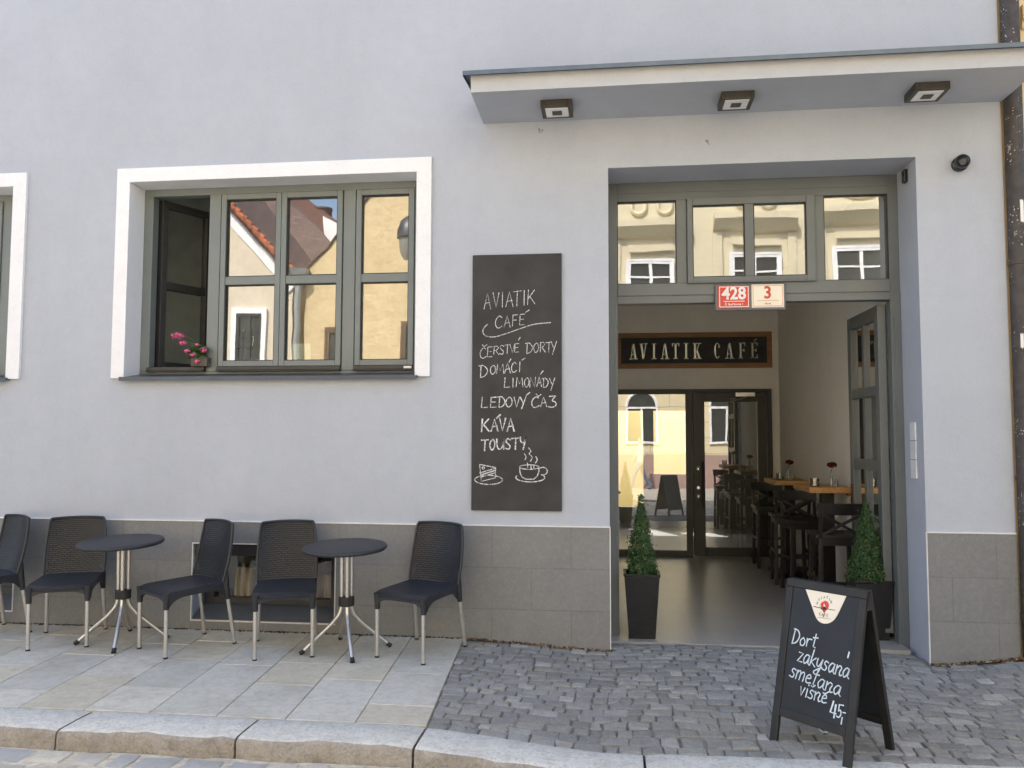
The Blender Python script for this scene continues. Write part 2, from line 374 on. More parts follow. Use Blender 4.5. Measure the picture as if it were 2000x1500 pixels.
    def ring(s, x0, x1, z0, z1, wl, wr, wb, wt, y0, y1):
        """rectangular frame in the xz plane, butt-jointed"""
        s.box((x0, y0, z0), (x0 + wl, y1, z1)); s.box((x1 - wr, y0, z0), (x1, y1, z1))
        s.box((x0 + wl, y0, z1 - wt), (x1 - wr, y1, z1)); s.box((x0 + wl, y0, z0), (x1 - wr, y1, z0 + wb)); return s
    def build(s, name, mats, parent=None, smooth=False, bevel=0.0, loc=None, bseg=2):
        me = bpy.data.meshes.new(name); me.from_pydata(s.v, [], s.f); me.update()
        if not isinstance(mats, (list, tuple)): mats = [mats]
        for x in mats: me.materials.append(x)
        if s.c:
            ca = me.color_attributes.new('Col', 'FLOAT_COLOR', 'CORNER')
            for p in me.polygons:
                c = s.c.get(p.index, (0.3, 0.3, 0.3))
                for li in p.loop_indices: ca.data[li].color = (*c, 1)
        for i, mi in s.mi.items(): me.polygons[i].material_index = mi
        bm = bmesh.new(); bm.from_mesh(me); bmesh.ops.recalc_face_normals(bm, faces=bm.faces); bm.to_mesh(me); bm.free()
        if smooth:
            me.shade_smooth() if hasattr(me, 'shade_smooth') else None
            try: me.set_sharp_from_angle(angle=R(40))
            except Exception: pass
        o = bpy.data.objects.new(name, me); COL.objects.link(o)
        if loc: o.location = loc
        if bevel:
            b = o.modifiers.new('bevel', 'BEVEL'); b.width = bevel; b.segments = bseg; b.limit_method = 'ANGLE'; b.angle_limit = R(40)
        if parent is not None: o.parent = parent
        return o
def empty(name, loc=(0, 0, 0), rz=0.0, parent=None):
    o = bpy.data.objects.new(name, None); COL.objects.link(o); o.location = loc; o.rotation_euler = (0, 0, rz); o.empty_display_size = 0.1
    if parent is not None: o.parent = parent
    return o
def tag(o, label, cat, group=None):
    o['label'] = label; o['category'] = cat
    if group: o['group'] = group
    return o
def structure(o): o['kind'] = 'structure'; return o
def copy_tree(o, parent=None, kids=None):
    kids = kids if kids is not None else list(o.children)
    c = o.copy(); COL.objects.link(c)
    if parent is not None: c.parent = parent
    for ch in kids: copy_tree(ch, c)
    return c
def smooth_line(P, n=6):
    P = [Vector(p) for p in P]; out = []
    if len(P) < 3: return P
    for i in range(len(P) - 1):
        p0 = P[max(i - 1, 0)]; p1 = P[i]; p2 = P[i + 1]; p3 = P[min(i + 2, len(P) - 1)]
        for k in range(n):
            t = k / n
            out.append(0.5 * ((2 * p1) + (p2 - p0) * t + (2 * p0 - 5 * p1 + 4 * p2 - p3) * t * t + (3 * p1 - p0 - 3 * p2 + p3) * t ** 3))
    out.append(P[-1]); return out
def ribbon(mb, pts, w, f):
    """flat pen stroke; pts are 2-D, f maps (u, v) to 3-D"""
    pts = [Vector((p[0], p[1])) for p in pts]; k = len(pts)
    if k < 2: return
    L = []; 
    for i in range(k):
        t = pts[min(i + 1, k - 1)] - pts[max(i - 1, 0)]
        t = t.normalized() if t.length > 1e-9 else Vector((1, 0))
        n = Vector((-t.y, t.x)); ww = w * random.uniform(0.85, 1.15)
        e = t * (-w * 0.4 if i == 0 else (w * 0.4 if i == k - 1 else 0))
        L.append((pts[i] + e + n * ww / 2, pts[i] + e - n * ww / 2))
    n0 = len(mb.v)
    for a, b in L: mb.v.append(tuple(f(a.x, a.y))); mb.v.append(tuple(f(b.x, b.y)))
    for i in range(k - 1): mb.face((n0 + 2 * i, n0 + 2 * i + 1, n0 + 2 * i + 3, n0 + 2 * i + 2))

# ------------------------------------------------------------------ the ground
WX0, WX1 = -14.0, 2.82             # the cafe facade
XN = [-14, -5, -1.05, -0.1, 0.6, 1.9, 2.3, 2.82, 12]
ZW = [0.05, 0.046, 0.042, -0.014, -0.006, -0.012, -0.036, 0.03, 0.30]        # height along the wall
ZK = [0.0, 0.0, 0.0, -0.095, -0.082, -0.066, -0.06, -0.05, 0.10]           # height along the kerb
def gz(x, y):
    zw = np.interp(x, XN, ZW); zk = np.interp(x, XN, ZK)
    t = min(1.0, max(0.0, -y / 1.8)); return float(zw + (zk - zw) * t)
def roadz(x, y):
    return float(np.interp(x, [-14, -1.0, 0.2, 2.8, 12], [-0.105, -0.095, -0.125, -0.085, 0.06])) - 0.004 * max(0, -y - 2.1)

g = MB(); xs = [-60, -14, -5, -1, 0.2, 2.8, 12, 60]; ys = [-70, -14, -8, -4, -2.1, 0.02]
for j in range(len(ys) - 1):
    for i in range(len(xs) - 1):
        zz = lambda x, y: min(roadz(max(-14, min(12, x)), max(-14, y)), 9) - 0.045
        g.quad((xs[i], ys[j], zz(xs[i], ys[j])), (xs[i + 1], ys[j], zz(xs[i + 1], ys[j])), (xs[i + 1], ys[j + 1], zz(xs[i + 1], ys[j + 1])), (xs[i], ys[j + 1], zz(xs[i], ys[j + 1])))
g.quad((-60, 0.02, -0.2), (60, 0.02, -0.2), (60, 60, -0.2), (-60, 60, -0.2))
structure(g.build('ground', M['earth']))

def stone_block(mb, corners, z_of, h, dome, jit, col, inset=0.0):
    """a worn stone: corners in plan (ccw), softly domed top with a rounded arris"""
    cx = sum(c[0] for c in corners) / 4; cy_ = sum(c[1] for c in corners) / 4
    mb.cur = col
    def pt(c, k, dz): 
        x = cx + (c[0] - cx) * k; y = cy_ + (c[1] - cy_) * k; return (x, y, z_of(x, y) + dz)
    tilt = (random.uniform(-jit, jit), random.uniform(-jit, jit)); lift = random.uniform(-jit, jit) * 0.05
    # subdivide the outline to make it irregular
    out = []
    for i in range(4):
        a, b = corners[i], corners[(i + 1) % 4]
        out.append(a); out.append(((a[0] + b[0]) / 2 + random.uniform(-1, 1) * inset, (a[1] + b[1]) / 2 + random.uniform(-1, 1) * inset))
    rings = [(1.0, -h), (0.985, -dome * 0.9), (0.93, -dome * 0.35), (0.72, -dome * 0.05)]
    n0 = len(mb.v)
    for k, dz in rings:
        for c in out:
            x, y, z = pt(c, k, dz); z += (x - cx) * tilt[0] + (y - cy_) * tilt[1] + lift
            if dz > -h: z += random.uniform(-1, 1) * dome * 0.14
            mb.v.append((x, y, z))
    mb.v.append((cx, cy_, z_of(cx, cy_) + lift + random.uniform(-1, 1) * dome * 0.15)); top = len(mb.v) - 1
    for r_ in range(len(rings) - 1):
        for i in range(8):
            j = (i + 1) % 8; a = n0 + r_ * 8; b = a + 8
            mb.face((a + i, a + j, b + j, b + i))
    a = n0 + (len(rings) - 1) * 8
    for i in range(8): mb.face((a + i, a + (i + 1) % 8, top))

# paving slabs, left
SK = -0.0676                        # the joints run slightly askew
pv = MB(); ycut = -1.79
cols_x = [-1.012 - 0.4 * i for i in range(0, 26)]
palette = [(0.57, 0.56, 0.495), (0.53, 0.525, 0.465), (0.585, 0.57, 0.50), (0.58, 0.535, 0.425), (0.55, 0.51, 0.40), (0.545, 0.535, 0.475), (0.51, 0.508, 0.455), (0.62, 0.595, 0.515)]
for i in range(len(cols_x) - 1):
    x1, x0 = cols_x[i], cols_x[i + 1]
    y = ycut; cuts = [y]; y += (0.30, 0.78, 0.52, 0.95, 0.40, 0.66)[i % 6] * random.uniform(0.9, 1.1)
    while y < -0.18: cuts.append(y); y += random.choice([0.45, 0.6, 0.75, 0.9])
    cuts.append(0.015); cuts.reverse()
    for a, b in zip(cuts, cuts[1:]):
        gap = 0.0022; c = random.choice(palette); kk = random.uniform(0.92, 1.07); c = tuple(v * kk for v in c)
        pv.cur = c; dz = random.uniform(-0.002, 0.002)
        def P(x, y, d=0.0): 
            xx = x + SK * (y - ycut); return (xx, y, gz(min(xx, -1.06), y) + dz + d)
        X0, X1, Y0, Y1 = x0 + gap, x1 - gap, b + gap, a - gap
        e = 0.004
        pv.quad(P(X0 + e, Y0 + e), P(X1 - e, Y0 + e), P(X1 - e, Y1 - e), P(X0 + e, Y1 - e))
        lo = [P(X0, Y0, -.004), P(X1, Y0, -.004), P(X1, Y1, -.004), P(X0, Y1, -.004)]; up = [P(X0 + e, Y0 + e), P(X1 - e, Y0 + e), P(X1 - e, Y1 - e), P(X0 + e, Y1 - e)]
        bt = [P(X0, Y0, -.06), P(X1, Y0, -.06), P(X1, Y1, -.06), P(X0, Y1, -.06)]
        for k in range(4):
            j = (k + 1) % 4; pv.quad(lo[k], lo[j], up[j], up[k]); pv.quad(bt[k], bt[j], lo[j], lo[k])
structure(pv.build('pavement', M['slab']))
bd = MB(); 
bd.quad((-11, ycut, -0.017), (-1.0, ycut, -0.014), (-1.12, 0.02, 0.03), (-11, 0.02, 0.035))
structure(bd.build('pavement_bed', M['settjoint']))

# setts in front of the door
st = MB(); scols = [(0.275, 0.275, 0.26), (0.31, 0.31, 0.29), (0.24, 0.243, 0.23), (0.34, 0.338, 0.315), (0.29, 0.288, 0.265), (0.26, 0.262, 0.25)]
def in_wall(x, y):
    if y > -0.005 and not (0.0 < x < 2.19): return True
    return y > 0.24
yrow = 0.226; rr = 0
while yrow > -1.80:
    hrow = random.uniform(0.075, 0.105); y1 = yrow; y0 = max(yrow - hrow, -1.80)
    if y0 < -1.74: y0 = -1.80
    x = -1.12 - SK * (yrow + 1.8) * 0 + random.uniform(-0.05, 0)
    x = -1.012 + SK * ((y0 + y1) / 2 - ycut) + 0.005
    while x < 4.2:
        wst = random.choice([0.07, 0.09, 0.105, 0.12, 0.14, 0.16]) * random.uniform(0.9, 1.1); x2 = x + wst
        def wob(xx, yy): return 0.09 * math.sin(xx * 1.5 + 0.6) * (1 - abs(yy + 0.9) / 1.3) + 0.012 * math.sin(xx * 7 + yy * 5)
        gp = random.uniform(0.001, 0.0045); j = lambda: random.uniform(-0.009, 0.009)
        cs = [(x + gp + j(), y0 + gp + j()), (x2 - gp + j(), y0 + gp + j()), (x2 - gp + j(), y1 - gp + j()), (x + gp + j(), y1 - gp + j())]
        cs = [(a, min(b + (wob(a, b) if -1.68 < b < 0.1 else 0), 0.29)) for a, b in cs]
        mx, my = (x + x2) / 2, max(c[1] for c in cs)
        if not in_wall(mx, my - 0.02) :
            c = random.choice(scols) if random.random() > 0.04 else (0.42, 0.415, 0.39)
            kk = random.uniform(0.72, 0.98); c = tuple(v * kk for v in c)
            stone_block(st, cs, lambda a, b: gz(max(a, -1.05), b), 0.06, 0.010, 0.06, c, 0.006)
        x = x2
    yrow = y0
structure(st.build('cobblestones', M['sett'], smooth=False))
sb = MB(); nx = 40
for i in range(nx):
    for (ya, yb) in ((-1.8, -0.9), (-0.9, 0.02)):
        xa, xb = -1.13 + i * 5.4 / nx, -1.13 + (i + 1) * 5.4 / nx
        f = lambda x, y: (x + (0.118 * (-y) / 1.8 if i == 0 and x < -1.1 else 0), y, gz(max(x, -1.05), y) - 0.011)
        sb.quad(f(xa, ya), f(xb, ya), f(xb, yb), f(xa, yb))
sb.quad((-0.02, 0.02, -0.03), (2.2, 0.02, -0.045), (2.2, 0.26, -0.035), (-0.02, 0.26, -0.03))
structure(sb.build('cobblestone_bed', M['settjoint']))

# kerb of granite blocks
kb = MB(); kx = [-9.2, -7.4, -5.8, -4.35, -2.95, -1.96, -1.012, 0.15, 1.45, 2.75, 4.2]
for a, b in zip(kx, kx[1:]):
    n = max(6, int((b - a) / 0.07)); kk = random.uniform(0.94, 1.05); col = tuple(v * kk for v in (0.68, 0.668, 0.60)); n0 = len(kb.v)
    gp = 0.007
    rows = []
    for i in range(n + 1):
        t = i / n; x = a + gp + (b - a - 2 * gp) * t
        e = 0.006 if i in (0, n) else 0
        zt = gz(x, -1.8) - e + random.uniform(-1, 1) * 0.0015; zr = roadz(x, -2.1) - 0.05
        yf = -2.1 + random.uniform(-1, 1) * 0.008 + 0.012 * math.sin(x * 9 + 2 * math.sin(x * 3)) - (0.0 if random.random() > .08 else -0.018)
        rows.append([(x, -1.797, zt - 0.1), (x, -1.797, zt - 0.004), (x, -1.803, zt), (x, -1.95, zt + 0.001), (x, yf + 0.035, zt - 0.001), (x, yf + 0.012, zt - 0.007 + random.uniform(-1, 1) * 0.002),
                     (x, yf + random.uniform(-1, 1) * 0.004, zt - 0.022), (x, yf - 0.004 + random.uniform(-1, 1) * 0.006, (zt + zr) / 2), (x, yf - 0.008 + random.uniform(-1, 1) * 0.006, zr)])
    w = len(rows[0])
    for r_ in rows: kb.v += r_
    for i in range(n):
        for k in range(w - 1):
            kb.mat = 1 if k >= 5 else 0; kb.cur = col if k < 5 else (0.40, 0.36, 0.30)
            kb.face((n0 + i * w + k, n0 + (i + 1) * w + k, n0 + (i + 1) * w + k + 1, n0 + i * w + k + 1))
    kb.mat = 1
    kb.face([n0 + k for k in range(w)]); kb.face([n0 + n * w + k for k in reversed(range(w))])
    kb.mat = 0
structure(kb.build('kerb', [M['kerb'], M['kerbface']], smooth=True))

# the street of big worn setts in sand
rd = MB(); y = -2.12
rcols = [(0.44, 0.45, 0.44), (0.40, 0.41, 0.41), (0.52, 0.49, 0.43), (0.48, 0.48, 0.455), (0.38, 0.39, 0.39), (0.54, 0.50, 0.42)]
while y > -6.2:
    h = random.uniform(0.14, 0.19); x = -6.0 + random.uniform(0, 0.1)
    while x < 5.0:
        w_ = random.uniform(0.15, 0.27); gp = random.uniform(0.012, 0.022); j = lambda: random.uniform(-0.014, 0.014)
        cs = [(x + gp + j(), y - h + gp + j()), (x + w_ - gp + j(), y - h + gp + j()), (x + w_ - gp + j(), y - gp + j()), (x + gp + j(), y - gp + j())]
        kk = random.uniform(0.9, 1.07); c = tuple(v * kk for v in random.choice(rcols))
        stone_block(rd, cs, lambda a, b: roadz(a, b), 0.05, 0.012, 0.03, c, 0.012); x += w_
    y -= h
structure(rd.build('road', M['slab'], smooth=True))
rs = MB()
for i in range(22):
    xa, xb = -6 + i * 0.5, -5.5 + i * 0.5
    rs.quad((xa, -6.3, roadz(xa, -6.3) - 0.010), (xb, -6.3, roadz(xb, -6.3) - 0.010), (xb, -2.1, roadz(xb, -2.1) - 0.010), (xa, -2.1, roadz(xa, -2.1) - 0.010))
structure(rs.build('road_bed', M['sand']))
far = MB(); far.quad((-40, -12, -0.152), (40, -12, -0.1), (40, -6.3, -0.09), (-40, -6.3, -0.132))
structure(far.build('street', mat_tile('street_setts', (0.36, 0.34, 0.31), 0.22, 0.17, 0, 0.012, 'xy', 0.15, 0.5, 0.85, (0.3, 0.27, 0.2))))

# ------------------------------------------------------------------ the cafe building
B = tag(empty('cafe_building'), 'long lavender grey cafe building with grey tiled base, white framed window and open doorway', 'building')
H = 8.8
DX0, DX1, DZ = -0.03, 2.22, 3.63           # doorway
WA = (-3.945, -1.526, 2.03, 3.652)         # the opening of the big window
WL = (-7.6, -4.985, 2.03, 3.652)           # the window at the left edge
CB = (-3.32, -2.14, 0.11, 0.72)            # cellar windows
CL = (-6.1, -4.845, 0.135, 0.72)
PZ = 0.886                                 # top of the tiled base
openings = [(DX0, DX1, -0.6, DZ), WA, WL, CB, CL]
xc = sorted({WX0, WX1, *[o[0] for o in openings], *[o[1] for o in openings], -3.5, -2.0, 0.8})
zc = sorted({-0.6, H, PZ, *[o[2] for o in openings], *[o[3] for o in openings]})
wall = MB()
for i in range(len(xc) - 1):
    for j in range(len(zc) - 1):
        cx_, cz_ = (xc[i] + xc[i + 1]) / 2, (zc[j] + zc[j + 1]) / 2
        if any(o[0] < cx_ < o[1] and o[2] < cz_ < o[3] for o in openings): continue
        for yy in (0.0, 0.45):
            wall.quad((xc[i], yy, zc[j]), (xc[i + 1], yy, zc[j]), (xc[i + 1], yy, zc[j + 1]), (xc[i], yy, zc[j + 1]))
for (a, b, c, d) in openings:
    wall.quad((a, 0, c), (a, .45, c), (a, .45, d), (a, 0, d)); wall.quad((b, 0, c), (b, .45, c), (b, .45, d), (b, 0, d))
    wall.quad((a, 0, d), (b, 0, d), (b, .45, d), (a, .45, d)); wall.quad((a, 0, c), (b, 0, c), (b, .45, c), (a, .45, c))
wall.quad((WX1, 0, -.6), (WX1, 8, -.6), (WX1, 8, H), (WX1, 0, H)); wall.quad((WX0, 0, -.6), (WX0, 8, -.6), (WX0, 8, H), (WX0, 0, H))
wall.build('wall', M['plaster'], B)
rf = MB(); rf.prism([(WX0, -0.35, H), (WX0, 0.9, H + 0.75), (WX0, 5.2, H + 0.75), (WX0, 5.6, H)], (WX1 - WX0, 0, 0)); rf.build('roof', M['tile_red'], B)
# tiled base, 12 mm proud, round the door corners
PT = 0.012
pl = MB()
def plinth_run(x0, x1):
    cuts = sorted({x0, x1, *[c for c in (CB[0], CB[1], CL[0], CL[1]) if x0 < c < x1]})
    for a, b in zip(cuts, cuts[1:]):
        mid = (a + b) / 2; hole = next((c for c in (CB, CL) if c[0] < mid < c[1]), None)
        if hole:
            pl.box((a, -PT, -0.5), (b, 0.0, hole[2])); pl.box((a, -PT, hole[3]), (b, 0.0, PZ))
        else: pl.box((a, -PT, -0.5), (b, 0.0, PZ))
plinth_run(WX0, DX0); pl.build('plinth', M['plinth'], B); pl = MB(); plinth_run(DX1, WX1)
pl.box((DX1 - PT, -PT, -0.5), (DX1, 0.398, PZ)) if False else None
pl.build('plinth', M['plinth'], B)
tr = MB()
tr.box((WX0, -PT - 0.006, PZ), (DX0 - 0.002, 0.0, PZ + 0.010)); tr.box((DX1 + 0.002, -PT - 0.006, PZ), (WX1, 0.0, PZ + 0.010))
tr.box((DX0 - 0.001, -PT - 0.002, -0.5), (DX0 + 0.006, 0.0, PZ + 0.008)); tr.box((DX1 - 0.006, -PT - 0.002, -0.5), (DX1 + 0.001, 0.0, PZ + 0.008))
tr.build('plinth_trim', M['trim'], B)

# canopy over the door
cz = 4.02; CX0, CX1, CYF = -1.0, 2.83, -0.60
cp = MB()
cp.hexa([(CX0, CYF, cz), (CX1, CYF, cz), (CX1, 0.0, cz), (CX0, 0.0, cz), (CX0, CYF, cz + 0.125), (CX1, CYF, cz + 0.125), (CX1, 0.0, cz + 0.20), (CX0, 0.0, cz + 0.20)])
cp.mi[0] = 1
cano = cp.build('canopy', [mat_plaster('canopy_plaster', (0.50, 0.515, 0.53), 0.06), M['plaster']], B)
fl = MB()
fl.hexa([(CX0 - 0.05, CYF - 0.045, cz + 0.128), (CX1 + 0.03, CYF - 0.045, cz + 0.128), (CX1 + 0.03, 0.0, cz + 0.203), (CX0 - 0.05, 0.0, cz + 0.203),
         (CX0 - 0.05, CYF - 0.045, cz + 0.137), (CX1 + 0.03, CYF - 0.045, cz + 0.137), (CX1 + 0.03, 0.0, cz + 0.212), (CX0 - 0.05, 0.0, cz + 0.212)])
fl.box((CX0 - 0.051, CYF - 0.052, cz + 0.108), (CX1 + 0.031, CYF - 0.045, cz + 0.139))
fl.hexa([(CX0 - 0.052, CYF - 0.045, cz + 0.105), (CX0 - 0.046, CYF - 0.045, cz + 0.105), (CX0 - 0.046, 0, cz + 0.175), (CX0 - 0.052, 0, cz + 0.175),
         (CX0 - 0.052, CYF - 0.045, cz + 0.128), (CX0 - 0.046, CYF - 0.045, cz + 0.128), (CX0 - 0.046, 0, cz + 0.203), (CX0 - 0.052, 0, cz + 0.203)])
fl.box((0.93, CYF - 0.05, cz + 0.137), (0.934, -0.02, cz + 0.16)) if False else None
fl.build('flashing', M['sheet'], cano)
for lx, nm in ((-0.402, 'leftmost'), (0.891, 'middle'), (2.203, 'rightmost')):
    t = tag(empty('canopy_light', (lx, -0.30, cz)), {'leftmost': 'square bronze ceiling lamp under the canopy, above the chalkboard', 'middle': 'square bronze ceiling lamp under the canopy, straight above the doorway',
        'rightmost': 'square bronze ceiling lamp under the canopy, above the round security camera'}[nm], 'lamp', 'lamps under the canopy')
    a = MB(); a.ring(-0.115, 0.115, -0.115, 0.115, .03, .03, .03, .03, 0, 0.055)
    a.v = [(v[0], v[2], -v[1]) for v in a.v]
    a.box((-0.085, -0.085, -0.012), (0.085, 0.085, -0.0)); a.build('casing', M['lamp_case'], t, bevel=0.004)
    d = MB(); d.box((-0.084, -0.084, -0.057), (0.084, 0.084, -0.013)); d.build('diffuser', M['opal'], t, bevel=0.003)
    c = MB(); c.box((-0.036, -0.036, -0.063), (0.036, 0.036, -0.0575)); c.build('centre_cap', M['lamp_case'], t, bevel=0.006)

# --- windows
def pane(x0, x1, z0, z1, y, mt, parent, name='pane'):
    tx, tz = random.uniform(-.0005, .0005), random.uniform(-.0005, .0005)
    p = MB(); p.quad((x0, y - tx - tz, z0), (x1, y + tx - tz, z0), (x1, y + tx + tz, z1), (x0, y - tx + tz, z1)); return p.build(name, mt, parent)
def sash_mb(w, h, st_=0.045, y0=-0.03, y1=0.035, bar=None, barw=0.068):
    s = MB(); s.ring(0, w, 0, h, st_, st_, st_, st_, y0, y1)
    if bar: s.box((st_, y0 + 0.006, bar - barw / 2), (w - st_, y1 - 0.006, bar + barw / 2))
    # thin dark glazing bead
    return s
def cafe_window(open_left=True, box=WA):
    x0, x1, z0, z1 = box; zb = 2.075
    f = MB(); FY0, FY1 = 0.20, 0.29
    dx = x0 - WA[0]
    P1 = (-3.358 + dx, -3.258 + dx); P2 = (-2.193 + dx, -2.092 + dx)
    f.box((x0, FY0, zb), (-3.864 + dx, FY1, z1)); f.box((-1.595 + dx, FY0, zb), (x1, FY1, z1))
    f.box((-3.864 + dx, FY0, 3.59), (-1.595 + dx, FY1, z1)); f.box((-3.864 + dx, FY0, zb), (-1.595 + dx, FY1, 2.10))
    for p in (P1, P2): f.box((p[0], FY0 - .004, 2.10), (p[1], FY1, 3.59))
    w = f.build('window', M['frame'], B, bevel=0.004)
    # white plaster band round the opening
    s = MB(); BW = 0.112
    X0, X1, Z1 = x0 - BW, x1 + BW + 0.004, z1 + 0.113
    s.box((X0, -0.028, z0), (x0, 0.0, Z1)); s.box((x1, -0.028, z0), (X1, 0.0, Z1)); s.box((x0, -0.028, z1), (x1, 0.0, Z1))
    s.box((x0, -0.028, z0), (x0 + 0.003, 0.199, z1 - 0.003)); s.box((x1 - 0.003, -0.028, z0), (x1, 0.199, z1 - 0.003)); s.box((x0 + .003, -0.028, z1 - 0.003), (x1 - .003, 0.199, z1))
    s.build('surround', M['white_plaster'], w, bevel=0.002)
    sl = MB(); sl.hexa([(x0 - .02, -0.055, z0 - 0.012), (x1 + 0.02, -0.055, z0 - .012), (x1 + .02, 0.2, z0 + 0.02), (x0 - .02, .2, z0 + 0.02), (x0 - .02, -0.055, z0 + 0.006), (x1 + .02, -0.055, z0 + 0.006), (x1 + .02, 0.2, z0 + 0.046), (x0 - .02, .2, z0 + 0.046)])
    sl.box((x0 - .021, -0.058, z0 - 0.024), (x1 + .021, -0.054, z0 + 0.008)); sl.build('sill', M['sillsheet'], w)
    # dark rain rails below the sashes
    rl = MB()
    for a, b in ((-3.864, -3.358), (-3.252, -2.197), (-2.086, -1.597)):
        rl.box((a + dx, 0.165, 2.106), (b + dx, 0.2, 2.135)); rl.box((a + dx, 0.150, 2.094), (b + dx, 0.2, 2.104))
    rl.build('rain_rail', M['dark_frame'], w, bevel=0.003)
    mid = 2.853
    def leaf(sx, sw, zz0=2.138, zz1=3.586):
        q = sash_mb(sw, zz1 - zz0, bar=mid - zz0)
        for v in range(len(q.v)): q.v[v] = (q.v[v][0] + sx, q.v[v][1] + 0.215, q.v[v][2] + zz0)
        q.build('sash', M['frame'], w, bevel=0.004)
        bd_ = MB()
        for (za, zc_) in ((zz0 + .045, mid - .034), (mid + .034, zz1 - .045)):
            bd_.ring(sx + .045, sx + sw - .045, za, zc_, .007, .007, .007, .007, 0.198, 0.225)
            pane(sx + .046, sx + sw - .046, za + .001, zc_ - .001, 0.222, M['glass'], w)
        bd_.build('glazing_bead', M['seal'], w)
    leaf(-3.249 + dx, 0.523); leaf(-2.723 + dx, 0.523); leaf(-2.083 + dx, 0.486)
    if open_left:
        # left sash swung into the room
        e = MB(); sw, sh = 0.50, 1.448; ang = R(64)
        mt = Matrix.Translation((-3.855, 0.30, 2.138)) @ Matrix.Rotation(ang, 4, 'Z')
        q = sash_mb(sw, sh, 0.055, -0.035, 0.035, bar=mid - 2.138)
        q.v = [tuple(mt @ Vector(v)) for v in q.v]; q.build('open_sash', M['dark_frame'], w, bevel=0.003)
        for za, zb_ in ((0.055, mid - 2.138 - 0.034), (mid - 2.138 + .034, sh - 0.055)):
            p = MB(); p.quad(*[tuple(mt @ Vector(v)) for v in ((0.056, 0, za), (sw - .056, 0, za), (sw - .056, 0, zb_), (0.056, 0, zb_))]); p.build('pane', M['glass'], w)
    else: leaf(-3.864 + dx, 0.506)
    return w
win = cafe_window(True)
ht = MB(); ht.box((-1.665, 0.155, 2.108), (-1.60, 0.164, 2.128)); ht.build('latch', M['white'], win, bevel=0.003)
cafe_window(False, WL)

# cellar windows in the base
for (x0, x1, z0, z1), full in ((CB, True), (CL, False)):
    f = MB(); f.ring(x0, x1, z0, z1, 0.008, 0.008, 0.010, 0.008, -0.018, 0.004)
    w = f.build('cellar_window', M['trim'], B)
    i = MB(); i.box((x0 + .016, 0.004, z1 - 0.10), (x1 - .016, 0.20, z1 - 0.012)); i.box((x0 + .016, 0.17, z0 + .014), (x0 + 0.10, 0.25, z1 - .10)); i.box((x1 - 0.10, 0.17, z0 + .014), (x1 - .016, 0.25, z1 - .10))
    i.box((x0 + .10, 0.17, z0 + .10), (x1 - .10, .25, z0 + .155)); i.build('frame', M['dark_frame'], w, bevel=0.004)
    s = MB(); s.hexa([(x0 + .016, -0.01, z0 + .012), (x1 - .016, -0.01, z0 + .012), (x1 - .016, .17, z0 + .05), (x0 + .016, .17, z0 + .05), (x0 + .016, -0.01, z0 + .016), (x1 - .016, -.01, z0 + .016), (x1 - .016, .17, z0 + .10), (x0 + .016, .17, z0 + .10)])
    s.build('sill', simple('grey_cellar_sill', (0.10, 0.105, 0.105), 0.5) if full else bpy.data.materials['grey_cellar_sill'], w)
    pane(x0 + .09, x1 - .09, z0 + .15, z1 - .1, 0.21, M['bglass'], w)
    # logs stacked behind the pane
    if full:
        for k, (lx, lw, lz) in enumerate(((-3.02, .17, .30), (-2.84, .12, .42), (-2.46, .2, .36), (-2.28, .10, .26))):
            lg = MB(); sk2 = (0.03, -0.01, 0.02, 0.0)[k]; lg.hexa([(lx - lw / 2, 0.235, 0.0), (lx + lw / 2 - .02, 0.225, 0.0), (lx + lw / 2, 0.34, 0.0), (lx - lw / 2, 0.36, 0.0), (lx - lw / 2 + sk2, 0.235, 0.2 + lz), (lx + lw / 2 + sk2 - .03, 0.225, 0.19 + lz), (lx + lw / 2 + sk2, 0.34, 0.2 + lz), (lx - lw / 2 + sk2, 0.36, 0.2 + lz)])
            lo = lg.build('firewood_log', mat_wood('split_log_wood' + 'abcd'[k], (0.60, 0.50, 0.36), (14, 14, 1.5), 0.9) if k == 0 else bpy.data.materials['split_log_wooda'], None, bevel=0.02)
            tag(lo, ['pale split log upright behind the cellar window, between two chairs', 'narrow log beside the pale split log behind the cellar window', 'broad log behind the cellar window, next to the table pedestal', 'thin short log at the edge of the cellar window by the table'][k], 'log', 'logs behind the cellar window')

# --- rooms behind the facade
rm = MB()
def room(x0, x1, y0, y1, z0, z1, mb, skip=()):
    q = {'f': [(x0, y0, z0), (x1, y0, z0), (x1, y1, z0), (x0, y1, z0)], 'c': [(x0, y0, z1), (x1, y0, z1), (x1, y1, z1), (x0, y1, z1)],
         'l': [(x0, y0, z0), (x0, y1, z0), (x0, y1, z1), (x0, y0, z1)], 'r': [(x1, y0, z0), (x1, y1, z0), (x1, y1, z1), (x1, y0, z1)], 'b': [(x0, y1, z0), (x1, y1, z0), (x1, y1, z1), (x0, y1, z1)]}
    for k, v in q.items():
        if k not in skip: mb.quad(*v)
room(-9.5, -0.35, 0.455, 2.3, 0.9, 4.2, rm); room(-9.5, -0.35, 0.455, 3.0, -0.9, 0.88, rm)
rm.build('room_wall', M['room'], B)
PX0, PX1, PY1, PH = -0.13, 2.17, 4.95, 3.70
ps = MB(); room(PX0, PX1, 0.455, PY1, 0.0, PH, ps, skip=('f', 'b'))
